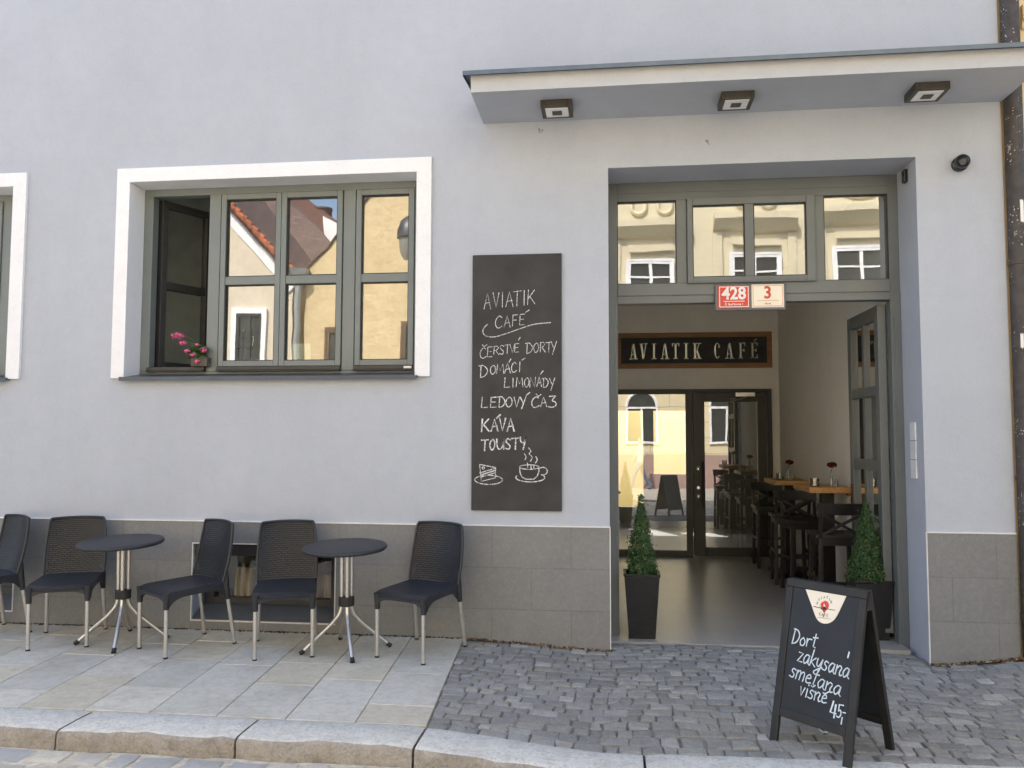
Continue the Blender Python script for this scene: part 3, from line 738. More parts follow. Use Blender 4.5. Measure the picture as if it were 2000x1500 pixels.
# wall over and beside the glazed inner door
IX0, IX1, IZ = -0.02, 2.063, 2.205
ps.quad((PX0, PY1, IZ), (PX1, PY1, IZ), (PX1, PY1, PH), (PX0, PY1, PH))
ps.quad((IX1, PY1, 0), (PX1, PY1, 0), (PX1, PY1, IZ), (IX1, PY1, IZ)); ps.quad((PX0, PY1, 0), (IX0, PY1, 0), (IX0, PY1, IZ), (PX0, PY1, IZ))
ps.build('passage_wall', M['inner'], B)
fo = MB(); fo.box((PX0, 0.23, -0.3), (PX1, 4.96, 0.0)); fo.box((-1.6, 4.9605, -0.3), (2.6, 8.5, -0.001)); structure(fo.build('floor', M['floor']))
sk = MB(); sk.box((PX1 - 0.012, 1.4, 0.001), (PX1 - 0.001, PY1 - .05, 0.07)); sk.build('skirting', M['floor'], B)

# entrance frame and transom lights
f = MB(); Y0, Y1 = 0.40, 0.50
f.box((DX0, Y0, -0.05), (0.04, Y1, DZ)); f.box((2.144, Y0, -0.05), (DX1, Y1, DZ))
f.box((0.04, Y0, 3.478), (2.144, Y1, DZ)); f.box((0.04, Y0, 2.638), (2.144, Y1, 2.798))
f.box((0.513, Y0, 2.798), (0.592, Y1, 3.478)); f.box((1.585, Y0, 2.798), (1.66, Y1, 3.478))
f.box((0.04, Y0 - 0.012, 2.70), (2.144, Y0, 2.797)); f.box((0.04, Y0 - .006, 3.54), (2.144, Y0, 3.62))
f.box((DX0, Y0 - .008, -0.05), (0.012, Y0, 2.70)); f.box((2.172, Y0 - .008, -0.05), (DX1, Y0, 2.70))
DF = f.build('door_frame', M['dframe'], B, bevel=0.004)
s = MB(); s.ring(0.597, 1.587, 2.803, 3.484, .043, .065, .038, .060, 0.375, 0.43); s.box((1.047, 0.378, 2.841), (1.117, .427, 3.424)); s.box((0.592, 0.36, 2.790), (1.59, 0.40, 2.803)); s.build('transom_sash', M['dframe'], DF, bevel=0.004)
bd_ = MB()
for a, b, c, d in ((0.04, 0.513, 2.798, 3.478), (1.66, 2.144, 2.798, 3.478)): 
    bd_.ring(a, b, c, d, .006, .006, .006, .006, 0.405, 0.43); pane(a + .001, b - .001, c + .001, d - .001, 0.432, M['glass'], DF)
for a, b in ((0.640, 1.047), (1.117, 1.522)):
    bd_.ring(a, b, 2.841, 3.424, .006, .006, .006, .006, 0.382, 0.405); pane(a + .001, b - .001, 2.842, 3.423, 0.406, M['glass'], DF)
bd_.build('glazing_bead', M['seal'], DF)

# the two door leaves folded back into the passage
def door_leaf(xc_, side):
    d = MB(); t = 0.032; y0, y1 = 0.505, 1.36; x0, x1 = xc_ - t, xc_ + t; zt, zb = 2.615, 0.06
    st_ = 0.095; rails = [(zb, 0.62), (1.30, 1.385), (1.90, 1.98), (2.51, zt)]
    d.box((x0, y0, zb), (x1, y0 + st_, zt)); d.box((x0, y1 - st_, zb), (x1, y1, zt))
    for a, b in rails: d.box((x0 + .002, y0 + st_, a), (x1 - .002, y1 - st_, b))
    ym = (y0 + y1) / 2
    d.box((x0 + .006, ym - .032, 0.62), (x1 - .006, ym + .032, 2.51))
    for a, b in ((0.62, 1.30), (1.385, 1.90), (1.98, 2.51)): pass
    o = d.build('door', M['dframe'], B, bevel=0.005)
    for a, b in ((0.62, 1.30), (1.385, 1.90), (1.98, 2.51)):
        for ya, yb in ((y0 + st_, ym - .032), (ym + .032, y1 - st_)):
            p = MB(); p.quad((xc_, ya, a), (xc_, yb, a), (xc_, yb, b), (xc_, ya, b)); p.build('pane', M['dglass'], o)
    h = MB(); sx = -side
    h.box((xc_ + sx * t, y1 - 0.07, 0.92), (xc_ + sx * (t + .008), y1 - 0.025, 1.16)); h.tube([(xc_ + sx * t, y1 - .05, 1.07), (xc_ + sx * (t + .05), y1 - .05, 1.07), (xc_ + sx * (t + .055), y1 - .16, 1.07)], 0.010, 10)
    h.build('handle', simple('bronze_handle', (0.12, 0.07, 0.04), 0.35, 0.8), o, smooth=True)
door_leaf(2.108, 1); door_leaf(0.000 - 0.035, -1)

# glazed inner door
i = MB(); Y0, Y1 = 4.88, 4.96
i.box((IX0, Y0, 0), (0.06, Y1, IZ)); i.box((0.06, Y0, 2.14), (0.955, Y1, IZ)); i.box((0.06, Y0, 0), (0.955, Y1, 0.08)); i.box((0.955, Y0, 0), (1.035, Y1, IZ))
i.box((2.0, Y0, 0), (IX1, Y1, IZ)); i.box((1.035, Y0, 2.165), (2.0, Y1, IZ))
IF = i.build('inner_door', M['dark_frame'], B, bevel=0.004)
lf = MB(); lf.ring(1.045, 1.99, 0.02, 2.155, .15, .115, .11, .12, 4.865, 4.94); lf.build('leaf', M['dark_frame'], IF, bevel=0.005)
pane(0.06, 0.955, 0.08, 2.14, 4.92, M['dglass'], IF); pane(1.195, 1.875, 0.13, 2.035, 4.90, M['dglass'], IF)
h = MB(); h.tube([(1.165, 4.80, 0.66), (1.165, 4.80, 1.25)], 0.013, 12); h.tube([(1.165, 4.80, 0.74), (1.165, 4.87, 0.74)], 0.008, 8); h.tube([(1.165, 4.80, 1.17), (1.165, 4.87, 1.17)], 0.008, 8); h.build('handle', M['black_wood'], IF, smooth=True)
for z in (1.154, 0.797):
    k = MB(); k.tube([(1.105 + .028 * math.cos(a), 4.84, z + .028 * math.sin(a)) for a in [R(40 + 28 * q) for q in range(11)]], 0.008, 8); k.tube([(1.105, 4.84, z), (1.105, 4.866, z)], 0.013, 10); k.build('handle', M['steel'], IF, smooth=True)
k = MB(); k.tube([(1.105, 4.858, 0.905), (1.105, 4.866, 0.905)], 0.02, 16); k.build('lock', M['steel'], IF)
k = MB(); k.box((1.59, 4.81, 2.10), (1.84, 4.865, 2.155)); k.tube([(1.60, 4.80, 2.07), (1.52, 4.80, 2.07), (1.52, 4.80, 2.03), (1.72, 4.79, 2.09)], 0.006, 6); k.build('door_closer', M['steel'], IF, bevel=0.003)

# dim back room behind the inner door, with two openings to a sunny yard
yb = 8.4
oa = [at(1206, 990, yb), at(1256, 802, yb)]; ob = [at(1277, 926, yb), at(1341, 802, yb)]
bx0, bx1 = -1.6, 2.6
bk = MB()
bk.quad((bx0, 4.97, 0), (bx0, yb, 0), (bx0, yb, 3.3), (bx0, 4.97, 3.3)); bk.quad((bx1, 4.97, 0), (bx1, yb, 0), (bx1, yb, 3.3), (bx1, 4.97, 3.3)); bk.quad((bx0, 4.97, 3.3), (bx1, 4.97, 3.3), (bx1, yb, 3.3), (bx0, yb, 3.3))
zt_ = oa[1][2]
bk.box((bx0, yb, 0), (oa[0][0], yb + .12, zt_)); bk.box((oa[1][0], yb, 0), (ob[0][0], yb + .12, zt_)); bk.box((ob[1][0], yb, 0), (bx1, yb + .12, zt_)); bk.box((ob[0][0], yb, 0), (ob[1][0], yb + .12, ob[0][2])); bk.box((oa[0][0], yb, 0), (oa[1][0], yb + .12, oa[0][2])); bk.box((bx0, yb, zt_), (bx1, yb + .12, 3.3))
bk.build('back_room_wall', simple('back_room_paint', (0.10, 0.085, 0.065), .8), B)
rw = MB(); rw.box((bx0, yb + .125, zt_ + .02), (bx1, yb + .3, 5.6)); rw.build('yard_bounce_wall', M['white_plaster'], B)  # unseen wall, added tall and white to bounce sun onto the yard wall
yw = tag(empty('yard_wall', (0, 11.2, 0)), 'sunny yellow yard wall glimpsed through the glazed inner door', 'wall')
a = MB(); a.box((-4, 0, -.3), (5, .25, 2.5)); a.build('masonry', mat_plaster('yard_plaster', (0.74, 0.62, 0.30), 0.08), yw)
a = MB(); a.box((-4.02, -.06, 2.5), (5.02, .3, 2.56)); a.build('coping', M['white_plaster'], yw)
cf = MB(); cf.quad((-4, yb, -0.02), (5, yb, -0.02), (5, 11.2, -0.02), (-4, 11.2, -0.02)); structure(cf.build('courtyard_ground', simple('courtyard_paving', (0.62, 0.57, 0.46), 0.9)))

# ------------------------------------------------------------------ pen-stroke alphabet
def C_(*p): return ('c', p)
def L_(*p): return ('l', p)
UPC = {
 'A': [L_((0, 0), (.5, 1), (1, 0)), L_((.2, .36), (.86, .42))], 'V': [L_((0, 1), (.5, 0), (1, 1))], 'I': [L_((.55, 1), (.45, 0))],
 'T': [L_((0, .95), (1, 1)), L_((.52, .98), (.45, 0))], 'K': [L_((.1, 1), (0, 0)), L_((.95, 1), (.1, .42)), L_((.3, .55), (1, .03))],
 'C': [C_((.95, .86), (.6, 1), (.15, .75), (0, .4), (.2, .05), (.6, 0), (1, .16))], 'F': [L_((.1, 1), (0, 0)), L_((.1, 1), (1, 1.02)), L_((.05, .52), (.8, .55))],
 'E': [L_((.1, 1), (0, 0), (.95, .04)), L_((.1, 1), (1, 1.02)), L_((.05, .52), (.8, .55))],
 'R': [L_((.1, 1), (0, 0)), C_((.05, .95), (.6, 1), (.88, .78), (.5, .52), (.1, .46)), L_((.35, .5), (1, 0))],
 'S': [C_((.92, .88), (.5, 1), (.1, .8), (.4, .55), (.85, .3), (.6, .02), (.05, .1))], 'D': [L_((.18, 1), (.1, 0)), C_((-.1, .98), (.5, 1), (1, .6), (.7, .15), (.1, 0))],
 'O': [C_((.5, 1), (.1, .75), (0, .35), (.35, 0), (.85, .2), (1, .65), (.7, .98), (.45, .98))], 'Y': [L_((0, 1), (.45, .5)), L_((1, 1.02), (.25, -.08))],
 'M': [L_((0, 0), (.15, 1), (.5, .3), (.85, 1), (1, 0))], 'L': [L_((.15, 1), (0, 0), (1, .05))], 'N': [L_((0, 0), (.08, 1), (.9, 0), (1, 1))],
 'U': [C_((0, 1), (.05, .3), (.4, 0), (.85, .3), (.95, 1)), L_((.95, 1), (1, 0))], 'J': [L_((.1, .97), (.9, 1)), C_((.9, 1), (.45, .6), (.85, .46), (.95, .2), (.5, 0), (0, .06))],
 'y': [C_((0, 1), (.15, .6), (.6, .55), (.95, 1)), L_((.95, 1), (.5, -.1))]}
LOW = {
 'D': (1.0, [L_((.15, 2), (0, 0)), C_((-.05, 1.95), (.6, 1.8), (.95, 1.1), (.6, .25), (0, 0))]), 'o': (.7, [C_((.35, 1), (0, .6), (.1, .05), (.5, 0), (.7, .5), (.4, 1))]),
 'r': (.7, [L_((.05, 1), (.1, 0)), C_((.1, .5), (.3, .95), (.75, .95))]), 't': (.6, [L_((.35, 1.75), (.2, .1), (.5, 0)), L_((0, 1.25), (.7, 1.3))]),
 'z': (.75, [L_((0, 1), (.7, 1), (0, 0), (.8, .05))]), 'a': (.9, [C_((.75, .9), (.35, 1), (0, .5), (.25, 0), (.6, .3), (.78, .95)), L_((.78, .95), (.75, .15), (1, 0))]),
 'k': (.8, [L_((.1, 1.75), (0, 0)), L_((.7, .95), (.1, .45), (.85, 0))]), 'y': (.85, [C_((0, 1), (.05, .35), (.4, .2), (.75, 1)), C_((.78, 1), (.6, -.3), (.2, -.75), (-.15, -.5), (.4, -.1), (.9, .2))]),
 's': (.65, [C_((.65, .9), (.25, 1), (.1, .7), (.5, .4), (.4, .02), (-.1, .08))]), 'n': (.9, [L_((.0, 1), (.05, 0)), C_((.05, .6), (.4, 1), (.75, .8), (.6, .35), (.75, 0), (1, .1))]),
 'm': (1.15, [L_((0, 1), (0, 0)), C_((0, .6), (.25, 1), (.5, .85), (.5, 0)), C_((.5, .6), (.8, 1), (1.05, .8), (1.05, 0))]), 'e': (.75, [C_((.05, .5), (.65, .65), (.4, 1), (.05, .6), (.2, .05), (.8, .15))]),
 'v': (.7, [L_((0, 1), (.3, 0), (.65, 1))]), 'i': (.35, [L_((.15, 1), (.15, 0)), L_((.2, 1.4), (.22, 1.5))])}
def put(mb, strokes, f2, w, f3):
    for kind, pts in strokes:
        q = [Vector(f2(*p)) for p in pts]
        if kind == 'c': q = smooth_line(q, 6)
        ribbon(mb, q, w, f3)

# --- the wall chalkboard (pixel table of a close view: 470 x 1369 over the board)
CBW, CBH = 0.690, 1.966
cb = tag(empty('chalkboard', (-1.078, 0, 1.005)), 'tall black chalkboard screwed to the wall with a handwritten menu, cake and cup', 'chalkboard')
p = MB(); p.box((0, -0.024, 0), (CBW, -0.001, CBH)); p.build('panel', M['board'], cb, bevel=0.003)
F3 = lambda u, v: (u, -0.0262, v)
def zc2(x, y): return ((x - 67) / 470 * CBW, (1437 - y) / 1369 * CBH)
lines = [
 (3.6, [('A', 130, 165, 278, 362), ('V', 178, 208, 276, 356), ('I', 222, 232, 274, 354), ('A', 245, 283, 272, 352), ('T', 285, 326, 268, 350), ('I', 338, 346, 266, 346), ('K', 360, 398, 264, 342)]),
 (3.6, [('C', 190, 226, 402, 466), ('A', 236, 268, 402, 462), ('F', 280, 308, 398, 456), ('E', 318, 344, 395, 452)]),
 (3.4, [('C', 110, 142, 572, 628), ('E', 148, 174, 568, 622), ('R', 182, 210, 564, 610), ('S', 212, 238, 560, 608), ('T', 240, 268, 556, 604), ('V', 268, 292, 554, 602), ('E', 292, 314, 552, 598),
        ('D', 352, 386, 550, 606), ('O', 392, 418, 550, 600), ('R', 426, 452, 546, 598), ('T', 456, 486, 546, 600), ('Y', 482, 512, 542, 606)]),
 (4.4, [('D', 108, 150, 668, 732), ('O', 165, 192, 668, 714), ('M', 197, 236, 660, 710), ('A', 240, 270, 654, 708), ('C', 276, 302, 652, 704), ('I', 314, 324, 650, 702)]),
 (4.2, [('L', 238, 266, 735, 786), ('I', 280, 288, 735, 784), ('M', 300, 336, 732, 782), ('O', 344, 368, 735, 784), ('N', 372, 402, 732, 784), ('A', 408, 434, 730, 782), ('D', 440, 468, 738, 788), ('Y', 474, 502, 738, 796)]),
 (5.0, [('L', 118, 150, 838, 894), ('E', 166, 196, 838, 892), ('D', 208, 242, 836, 892), ('O', 248, 280, 838, 890), ('V', 290, 318, 838, 892), ('Y', 322, 352, 838, 894), ('C', 382, 420, 836, 892), ('A', 428, 460, 836, 888), ('J', 470, 510, 832, 892)]),
 (7.6, [('K', 120, 158, 955, 1020), ('A', 170, 206, 955, 1018), ('V', 214, 246, 950, 1016), ('A', 254, 290, 950, 1018)]),
 (6.8, [('T', 120, 156, 1064, 1122), ('O', 164, 190, 1062, 1118), ('U', 200, 236, 1060, 1114), ('S', 244, 274, 1058, 1114), ('T', 278, 320, 1054, 1114), ('y', 322, 354, 1050, 1108)])]
acc = [(4, [(350, 384), (368, 372)]), (4, [(312, 532), (322, 518)]), (4, [(122, 556), (130, 566), (146, 556)]), (4.5, [(264, 650), (272, 634)]), (5, [(330, 640), (348, 630)]), (4.5, [(428, 716), (441, 698)]),
       (5, [(354, 828), (372, 813)]), (5, [(406, 822), (416, 834), (430, 824)]), (8, [(198, 950), (217, 932)])]
k_px = CBW / 470
wr = MB()
for w, L in lines:
    for ch, a, b, t, bs in L:
        put(wr, UPC[ch], lambda u, v: zc2(a + u * (b - a) + random.uniform(-.6, .6), bs - v * (bs - t) + random.uniform(-.6, .6)), w * k_px, F3)
for w, q in acc: ribbon(wr, [zc2(*z) for z in q], w * k_px, F3)
ribbon(wr, smooth_line([zc2(*z) for z in ((147, 447), (130, 465), (124, 487), (140, 508), (185, 514), (250, 496), (340, 465), (400, 448), (480, 441))], 6), 4 * k_px, F3)
wr.build('handwriting', M['chalk'], cb)
dr = MB()
def el(cx, cy, rx, ry, a0=0, a1=360, n=26): return [(cx + rx * math.cos(R(a0 + (a1 - a0) * i / n)), cy + ry * math.sin(R(a0 + (a1 - a0) * i / n))) for i in range(n + 1)]
DW = 5 * k_px
for q in (el(158, 1276, 73, 24), [(110, 1195), (195, 1211), (194, 1265), (120, 1284), (110, 1195)], [(112, 1240), (195, 1214)], [(117, 1262), (194, 1238)], [(118, 1250), (193, 1226)], el(130, 1214, 6, 6, 0, 330, 10),
          el(370, 1207, 50, 12), [(320, 1207), (321, 1235), (332, 1260), (352, 1271), (392, 1271), (410, 1256), (420, 1230), (420, 1207)], el(440, 1228, 23, 20, 230, 470), el(375, 1262, 75, 23, -20, 200), 
          [(360, 1186), (362, 1208)], [(378, 1200), (380, 1214)], [(393, 1198), (394, 1212)]):
    ribbon(dr, [zc2(*z) for z in q], DW, F3)
for q in ([(345, 1138), (353, 1152), (348, 1168)], [(366, 1107), (378, 1122), (370, 1138), (385, 1155), (376, 1176)], [(404, 1153), (411, 1168), (402, 1185)]):
    ribbon(dr, smooth_line([zc2(*z) for z in q], 5), DW, F3)
dr.build('drawing', M['chalk'], cb)

# --- the long sign over the inner door
sg = tag(empty('cafe_name_sign', (0.045, 4.949, 2.488)), 'black name board in an oak frame on the wall above the inner door', 'sign')
SW, SH = 2.04, 0.478
q = MB(); q.ring(0, SW, 0, SH, .065, .065, .065, .065, -0.035, -0.001); q.build('frame', M['signwood'], sg, bevel=0.003)
q = MB(); q.box((0.065, -0.02, 0.065), (SW - .065, -0.002, SH - .065)); q.build('panel', M['board'], sg)
lt = MB(); YF = -0.0215
def poly(P): lt.quad(*[(a, YF, b) for a, b in P])
def seg(x0, y0, x1, y1, w0, w1=None):
    w1 = w1 or w0; poly([(x0 - w0 / 2, y0), (x0 + w0 / 2, y0), (x1 + w1 / 2, y1), (x1 - w1 / 2, y1)])
def hbar(x0, x1, y0, y1): poly([(x0, y0), (x1, y0), (x1, y1), (x0, y1)])
def letter(ch, x, w, y0, h):
    T, t, sf = 0.025, 0.009, 0.013      # thick stem, hairline, serif height
    serif = lambda cx, y, ww: hbar(cx - ww / 2, cx + ww / 2, y, y + sf * .7)
    if ch == 'A':
        seg(x + .016, y0, x + w * .5 - .006, y0 + h, t); seg(x + w - .02, y0, x + w * .5, y0 + h, T); hbar(x + w * .24, x + w * .7, y0 + h * .27, y0 + h * .27 + t); serif(x + .016, y0 - .004, .044); serif(x + w - .02, y0 - .004, .058)
    if ch == 'V':
        seg(x + w * .5, y0, x + .02, y0 + h, T); seg(x + w * .5 + .006, y0, x + w - .016, y0 + h, t); serif(x + .02, y0 + h - .006, .058); serif(x + w - .016, y0 + h - .006, .044)
    if ch == 'I': seg(x + w / 2, y0, x + w / 2, y0 + h, T); serif(x + w / 2, y0 - .003, .06); serif(x + w / 2, y0 + h - .007, .06)
    if ch == 'T': seg(x + w / 2, y0, x + w / 2, y0 + h, T); serif(x + w / 2, y0 - .003, .056); hbar(x, x + w, y0 + h - t, y0 + h + .001); hbar(x, x + .012, y0 + h * .8, y0 + h - t); hbar(x + w - .012, x + w, y0 + h * .8, y0 + h - t)
    if ch == 'K':
        seg(x + .022, y0, x + .022, y0 + h, T); serif(x + .022, y0 - .003, .056); serif(x + .022, y0 + h - .007, .056); seg(x + .036, y0 + h * .42, x + w - .02, y0 + h, t); seg(x + w - .018, y0, x + w * .42, y0 + h * .58, T); serif(x + w - .02, y0 - .003, .054); serif(x + w - .02, y0 + h - .007, .046)
    if ch == 'C':
        for k in range(18):
            a0, a1 = R(48 + k * 264 / 18), R(48 + (k + 1) * 264 / 18)
            def rr_(a): 
                th = t + (T - t) * max(0, -math.cos(a)) ** 1.2
                return th
            P = []
            for a, s_ in ((a0, 0), (a1, 0), (a1, 1), (a0, 1)):
                rx, ry = w / 2, h / 2
                if s_: rx -= rr_(a); ry -= 0.010
                P.append((x + w / 2 + rx * math.cos(a), y0 + h / 2 + ry * math.sin(a)))
            poly(P)
        hbar(x + w - .022, x + w - .010, y0 + h * .70, y0 + h * .90)
    if ch in 'FE':
        seg(x + .022, y0, x + .022, y0 + h, T); serif(x + .022, y0 - .003, .056); hbar(x, x + w, y0 + h - t, y0 + h + .001); hbar(x + w - .012, x + w, y0 + h * .78, y0 + h - t); hbar(x + .036, x + w * .72, y0 + h * .48, y0 + h * .48 + t); hbar(x + w * .72, x + w * .72 + .01, y0 + h * .4, y0 + h * .62)
    if ch == 'E': hbar(x + .01, x + w, y0 - .002, y0 + t); hbar(x + w - .012, x + w, y0 + t, y0 + h * .24)
# letter boxes read off a close view of the sign: 92..1810 px wide panel
z2x = lambda z: 0.045 * 0 + (at(1200 + z / 6.06, 690, 4.93)[0] - 0.045)
for ch, a, b in (('A', 182, 268), ('V', 300, 386), ('I', 448, 490), ('A', 552, 642), ('T', 682, 768), ('I', 828, 870), ('K', 934, 1024), ('C', 1180, 1254), ('A', 1316, 1408), ('F', 1474, 1550), ('E', 1614, 1694)):
    letter(ch, z2x(a), z2x(b) - z2x(a), 0.128, 0.205)
ea = z2x(1645); poly([(ea, 0.352), (ea + .02, 0.352), (ea + .052, 0.383), (ea + .035, 0.388)])
lt.build('lettering', M['silver'], sg)

# --- house numbers
def text_part(name, txt, size, mt, parent, x, y, z, bold=0.0, sx=1.0):
    cu = bpy.data.curves.new(name, 'FONT'); cu.body = txt; cu.size = size; cu.align_x = 'CENTER'; cu.align_y = 'CENTER'; cu.offset = bold; cu.resolution_u = 4
    to = bpy.data.objects.new('tmp', cu); COL.objects.link(to)
    dg = bpy.context.evaluated_depsgraph_get(); me = bpy.data.meshes.new_from_object(to.evaluated_get(dg))
    bpy.data.objects.remove(to); bpy.data.curves.remove(cu)
    me.transform(Matrix.Translation((x, y, z)) @ Matrix.Rotation(R(90), 4, 'X') @ Matrix.Scale(sx, 4, (1, 0, 0)))
    me.name = name; me.materials.clear(); me.materials.append(mt)
    o = bpy.data.objects.new(name, me); COL.objects.link(o); o.parent = parent; return o
hn = tag(empty('house_number_sign', (0.805, 0.385, 2.564)), 'grey backing board with a red and a cream house number plate above the doorway', 'sign')
q = MB(); q.box((0, -0.03, 0), (0.545, 0.002, 0.212)); q.build('backing', M['dframe'], hn, bevel=0.012, bseg=3)
def plate(x0, x1, z0, z1, mt, linemt, num, nmt, small):
    a = MB(); a.box((x0, -0.036, z0), (x1, -0.0305, z1)); o = a.build('number_plate', mt, hn, bevel=0.002)
    b = MB(); yb = (-0.0368, -0.0361)
    b.ring(x0 + .009, x1 - .009, z0 + .008, z1 - .008, .005, .005, .005, .005, yb[0], yb[1]); b.box((x0 + .04, yb[0], z0 + .052), (x1 - .04, yb[1], z0 + .057)); b.build('border', linemt, o)
    text_part('numeral', num, 0.135, nmt, o, (x0 + x1) / 2, -0.0372, z0 + .113, 0.0035, 0.92)
    text_part('small_lettering', small, 0.022, nmt, o, (x0 + x1) / 2, -0.0372, z0 + .030, 0.0004)
plate(0.024, 0.268, 0.018, 0.198, M['red'], M['white'], '428', M['white'], 'Č. Budějovice 1')
plate(0.282, 0.528, 0.020, 0.203, M['cream'], simple('pale_red_line', (0.62, 0.35, 0.26), 0.4), '3', M['numred'], 'Nová')

# --- A-board on the setts
GZ = -0.082
fl_ = Vector(atz(1502, 1447, -0.085)); fr_ = Vector(atz(1660, 1506, -0.090)); br_ = Vector(atz(1750, 1472, -0.085))
bl_ = fl_ + (br_ - fr_)
AX = (fr_ - fl_).normalized(); AWID = (fr_ - fl_).length
cen = (fl_ + fr_ + bl_ + br_) / 4
AB = tag(empty('sandwich_board', (cen.x, cen.y, -0.085), math.atan2(AX.y, AX.x)), 'black wooden sandwich board with handwritten cake offer and cream emblem on the cobblestones', 'sandwich board')
D2 = ((bl_ - fl_).length) / 2; AH = 0.86; 
def aface(name, sgn, front):
    # local frame: u across, v up the slope
    P0 = Vector((0, -sgn * D2, 0)); Pt = Vector((0, -sgn * 0.012, AH)); V = (Pt - P0).normalized(); LEN = (Pt - P0).length; N = Vector((1, 0, 0)).cross(V) * sgn
    def mp(u, v, n): return tuple(P0 + Vector((u, 0, 0)) + V * v + N * n)
    def abox(mb, u0, u1, v0, v1, n0, n1): mb.hexa([mp(u0, v0, n0), mp(u1, v0, n0), mp(u1, v0, n1), mp(u0, v0, n1), mp(u0, v1, n0), mp(u1, v1, n0), mp(u1, v1, n1), mp(u0, v1, n1)])
    hw = AWID / 2; fw_ = 0.045; v0 = LEN * 0.165
    f = MB(); abox(f, -hw, -hw + fw_, 0, LEN - fw_, -0.012, 0.012); abox(f, hw - fw_, hw, 0, LEN - fw_, -0.012, 0.012); abox(f, -hw, hw, LEN - fw_, LEN, -0.012, 0.012); abox(f, -hw + fw_, hw - fw_, v0, v0 + fw_, -0.012, 0.012)
    fo_ = f.build(name, M['aframe'], AB, bevel=0.004)
    pn = MB(); abox(pn, -hw + fw_, hw - fw_, v0 + fw_, LEN - fw_, -0.005, 0.005); pn.build('panel', M['ablack'], fo_)
    return mp, (-hw + fw_, hw - fw_, v0 + fw_, LEN - fw_), fo_
mpF, RC, FF = aface('front_board', 1, True)
aface('back_board', -1, False)
# writing, through the homography of the photographed panel
src = [(340, 235), (862, 352), (745, 1290), (222, 1100)]; dst = [(RC[0], RC[3]), (RC[1], RC[3]), (RC[1], RC[2]), (RC[0], RC[2])]
A_ = []; b_ = []
for (x, y), (u, v) in zip(src, dst):
    A_.append([x, y, 1, 0, 0, 0, -u * x, -u * y]); b_.append(u); A_.append([0, 0, 0, x, y, 1, -v * x, -v * y]); b_.append(v)
hh = np.linalg.solve(np.array(A_, float), np.array(b_, float))
def hom(x, y): w = hh[6] * x + hh[7] * y + 1; return ((hh[0] * x + hh[1] * y + hh[2]) / w, (hh[3] * x + hh[4] * y + hh[5]) / w)
FA = lambda u, v: mpF(u, v, 0.0062)
wa = MB()
def line_low(txt, a, b, xh, w):
    a = Vector(hom(*a)); b = Vector(hom(*b)); d = b - a; tot = sum(LOW[c][0] + .22 for c in txt); s_ = d.length / tot; dx = d.normalized(); dy = Vector((-dx.y, dx.x)); x = 0
    slant = 0.12
    for c in txt:
        wd, stx = LOW[c]
        put(wa, stx, lambda u, v: tuple(a + dx * (x + u * s_) + dy * (v * xh) + dx * v * xh * slant), w, FA); x += (wd + .22) * s_
line_low('Dort', (322, 645), (522, 694), 0.040, 0.0066)
line_low('zakysana', (360, 775), (778, 937), 0.048, 0.0066)
line_low('smetana', (300, 882), (708, 1060), 0.047, 0.0062)
line_low('visne', (372, 1022), (596, 1108), 0.044, 0.0062)
for q, w in (([(780, 742), (768, 780)], .008), ([(470, 963), (485, 975), (502, 962)], .005), ([(565, 1022), (582, 1030), (612, 1018)], .006),
             ([(648, 1090), (620, 1165), (664, 1182)], .009), ([(666, 1118), (648, 1208)], .009), ([(727, 1126), (694, 1118), (686, 1162)], .007), ([(722, 1176), (742, 1182)], .006), ([(715, 1214), (706, 1258)], .008)):
    ribbon(wa, [hom(*z) for z in q], w, FA)
ribbon(wa, smooth_line([hom(*z) for z in ((686, 1162), (702, 1160), (705, 1186), (690, 1208), (670, 1200))], 5), .007, FA)
wa.build('handwriting', M['chalkm'], FF)
em = MB()
epts = [(437, 258), (765, 330)] + [(c[0], c[1]) for c in smooth_line([(765, 330), (722, 408), (680, 478), (640, 512), (595, 521), (552, 508), (518, 470), (480, 370), (437, 258)], 5)][1:-1]
em.prism([mpF(*hom(*z), 0.0055) for z in epts], tuple(Vector(mpF(0, 0, 0.002)) - Vector(mpF(0, 0, 0)))); EM = em.build('emblem', M['cream'], FF)
FE = lambda u, v: mpF(u, v, 0.0082)
em2 = MB()
em2.quad(*[FE(*hom(587 + 38 * math.cos(R(a)), 388 + 36 * math.sin(R(a)))) for a in range(0, 360, 20)])
em2.quad(*[FE(*hom(*z)) for z in ((562, 408), (612, 414), (584, 446))]); em2.build('balloon', M['red'], EM)
em3 = MB(); FI = lambda u, v: mpF(u, v, 0.0088)
ribbon(em3, [hom(500, 388), hom(560, 405)], 0.004, FI); ribbon(em3, [hom(560, 405), hom(610, 414), hom(670, 428)], 0.004, FI); em3.quad(*[FI(*hom(*z)) for z in ((570, 400), (584, 392), (600, 404), (596, 416), (574, 414))])
ribbon(em3, [hom(578, 455), hom(577, 472)], 0.004, FI); 
for k, ch in enumerate('AVIATIK'):
    a = R(205 + k * 22); cx_, cy2 = 587 + 62 * math.cos(a), 392 + 66 * math.sin(a)
    put(em3, UPC[ch], lambda u, v: hom(cx_ + (u - .5) * 11, cy2 - (v - .5) * 20), 0.0022, FI)
for k, ch in enumerate('CAFE'):
    put(em3, UPC[ch], lambda u, v: hom(545 + k * 20 + u * 10, 447 + k * 5 - v * 18 + 8), 0.0022, FI)
ribbon(em3, [hom(530, 470), hom(635, 490)], 0.0015, FI); em3.build('emblem_lettering', M['ink'], EM)
ribbon_w = MB(); 
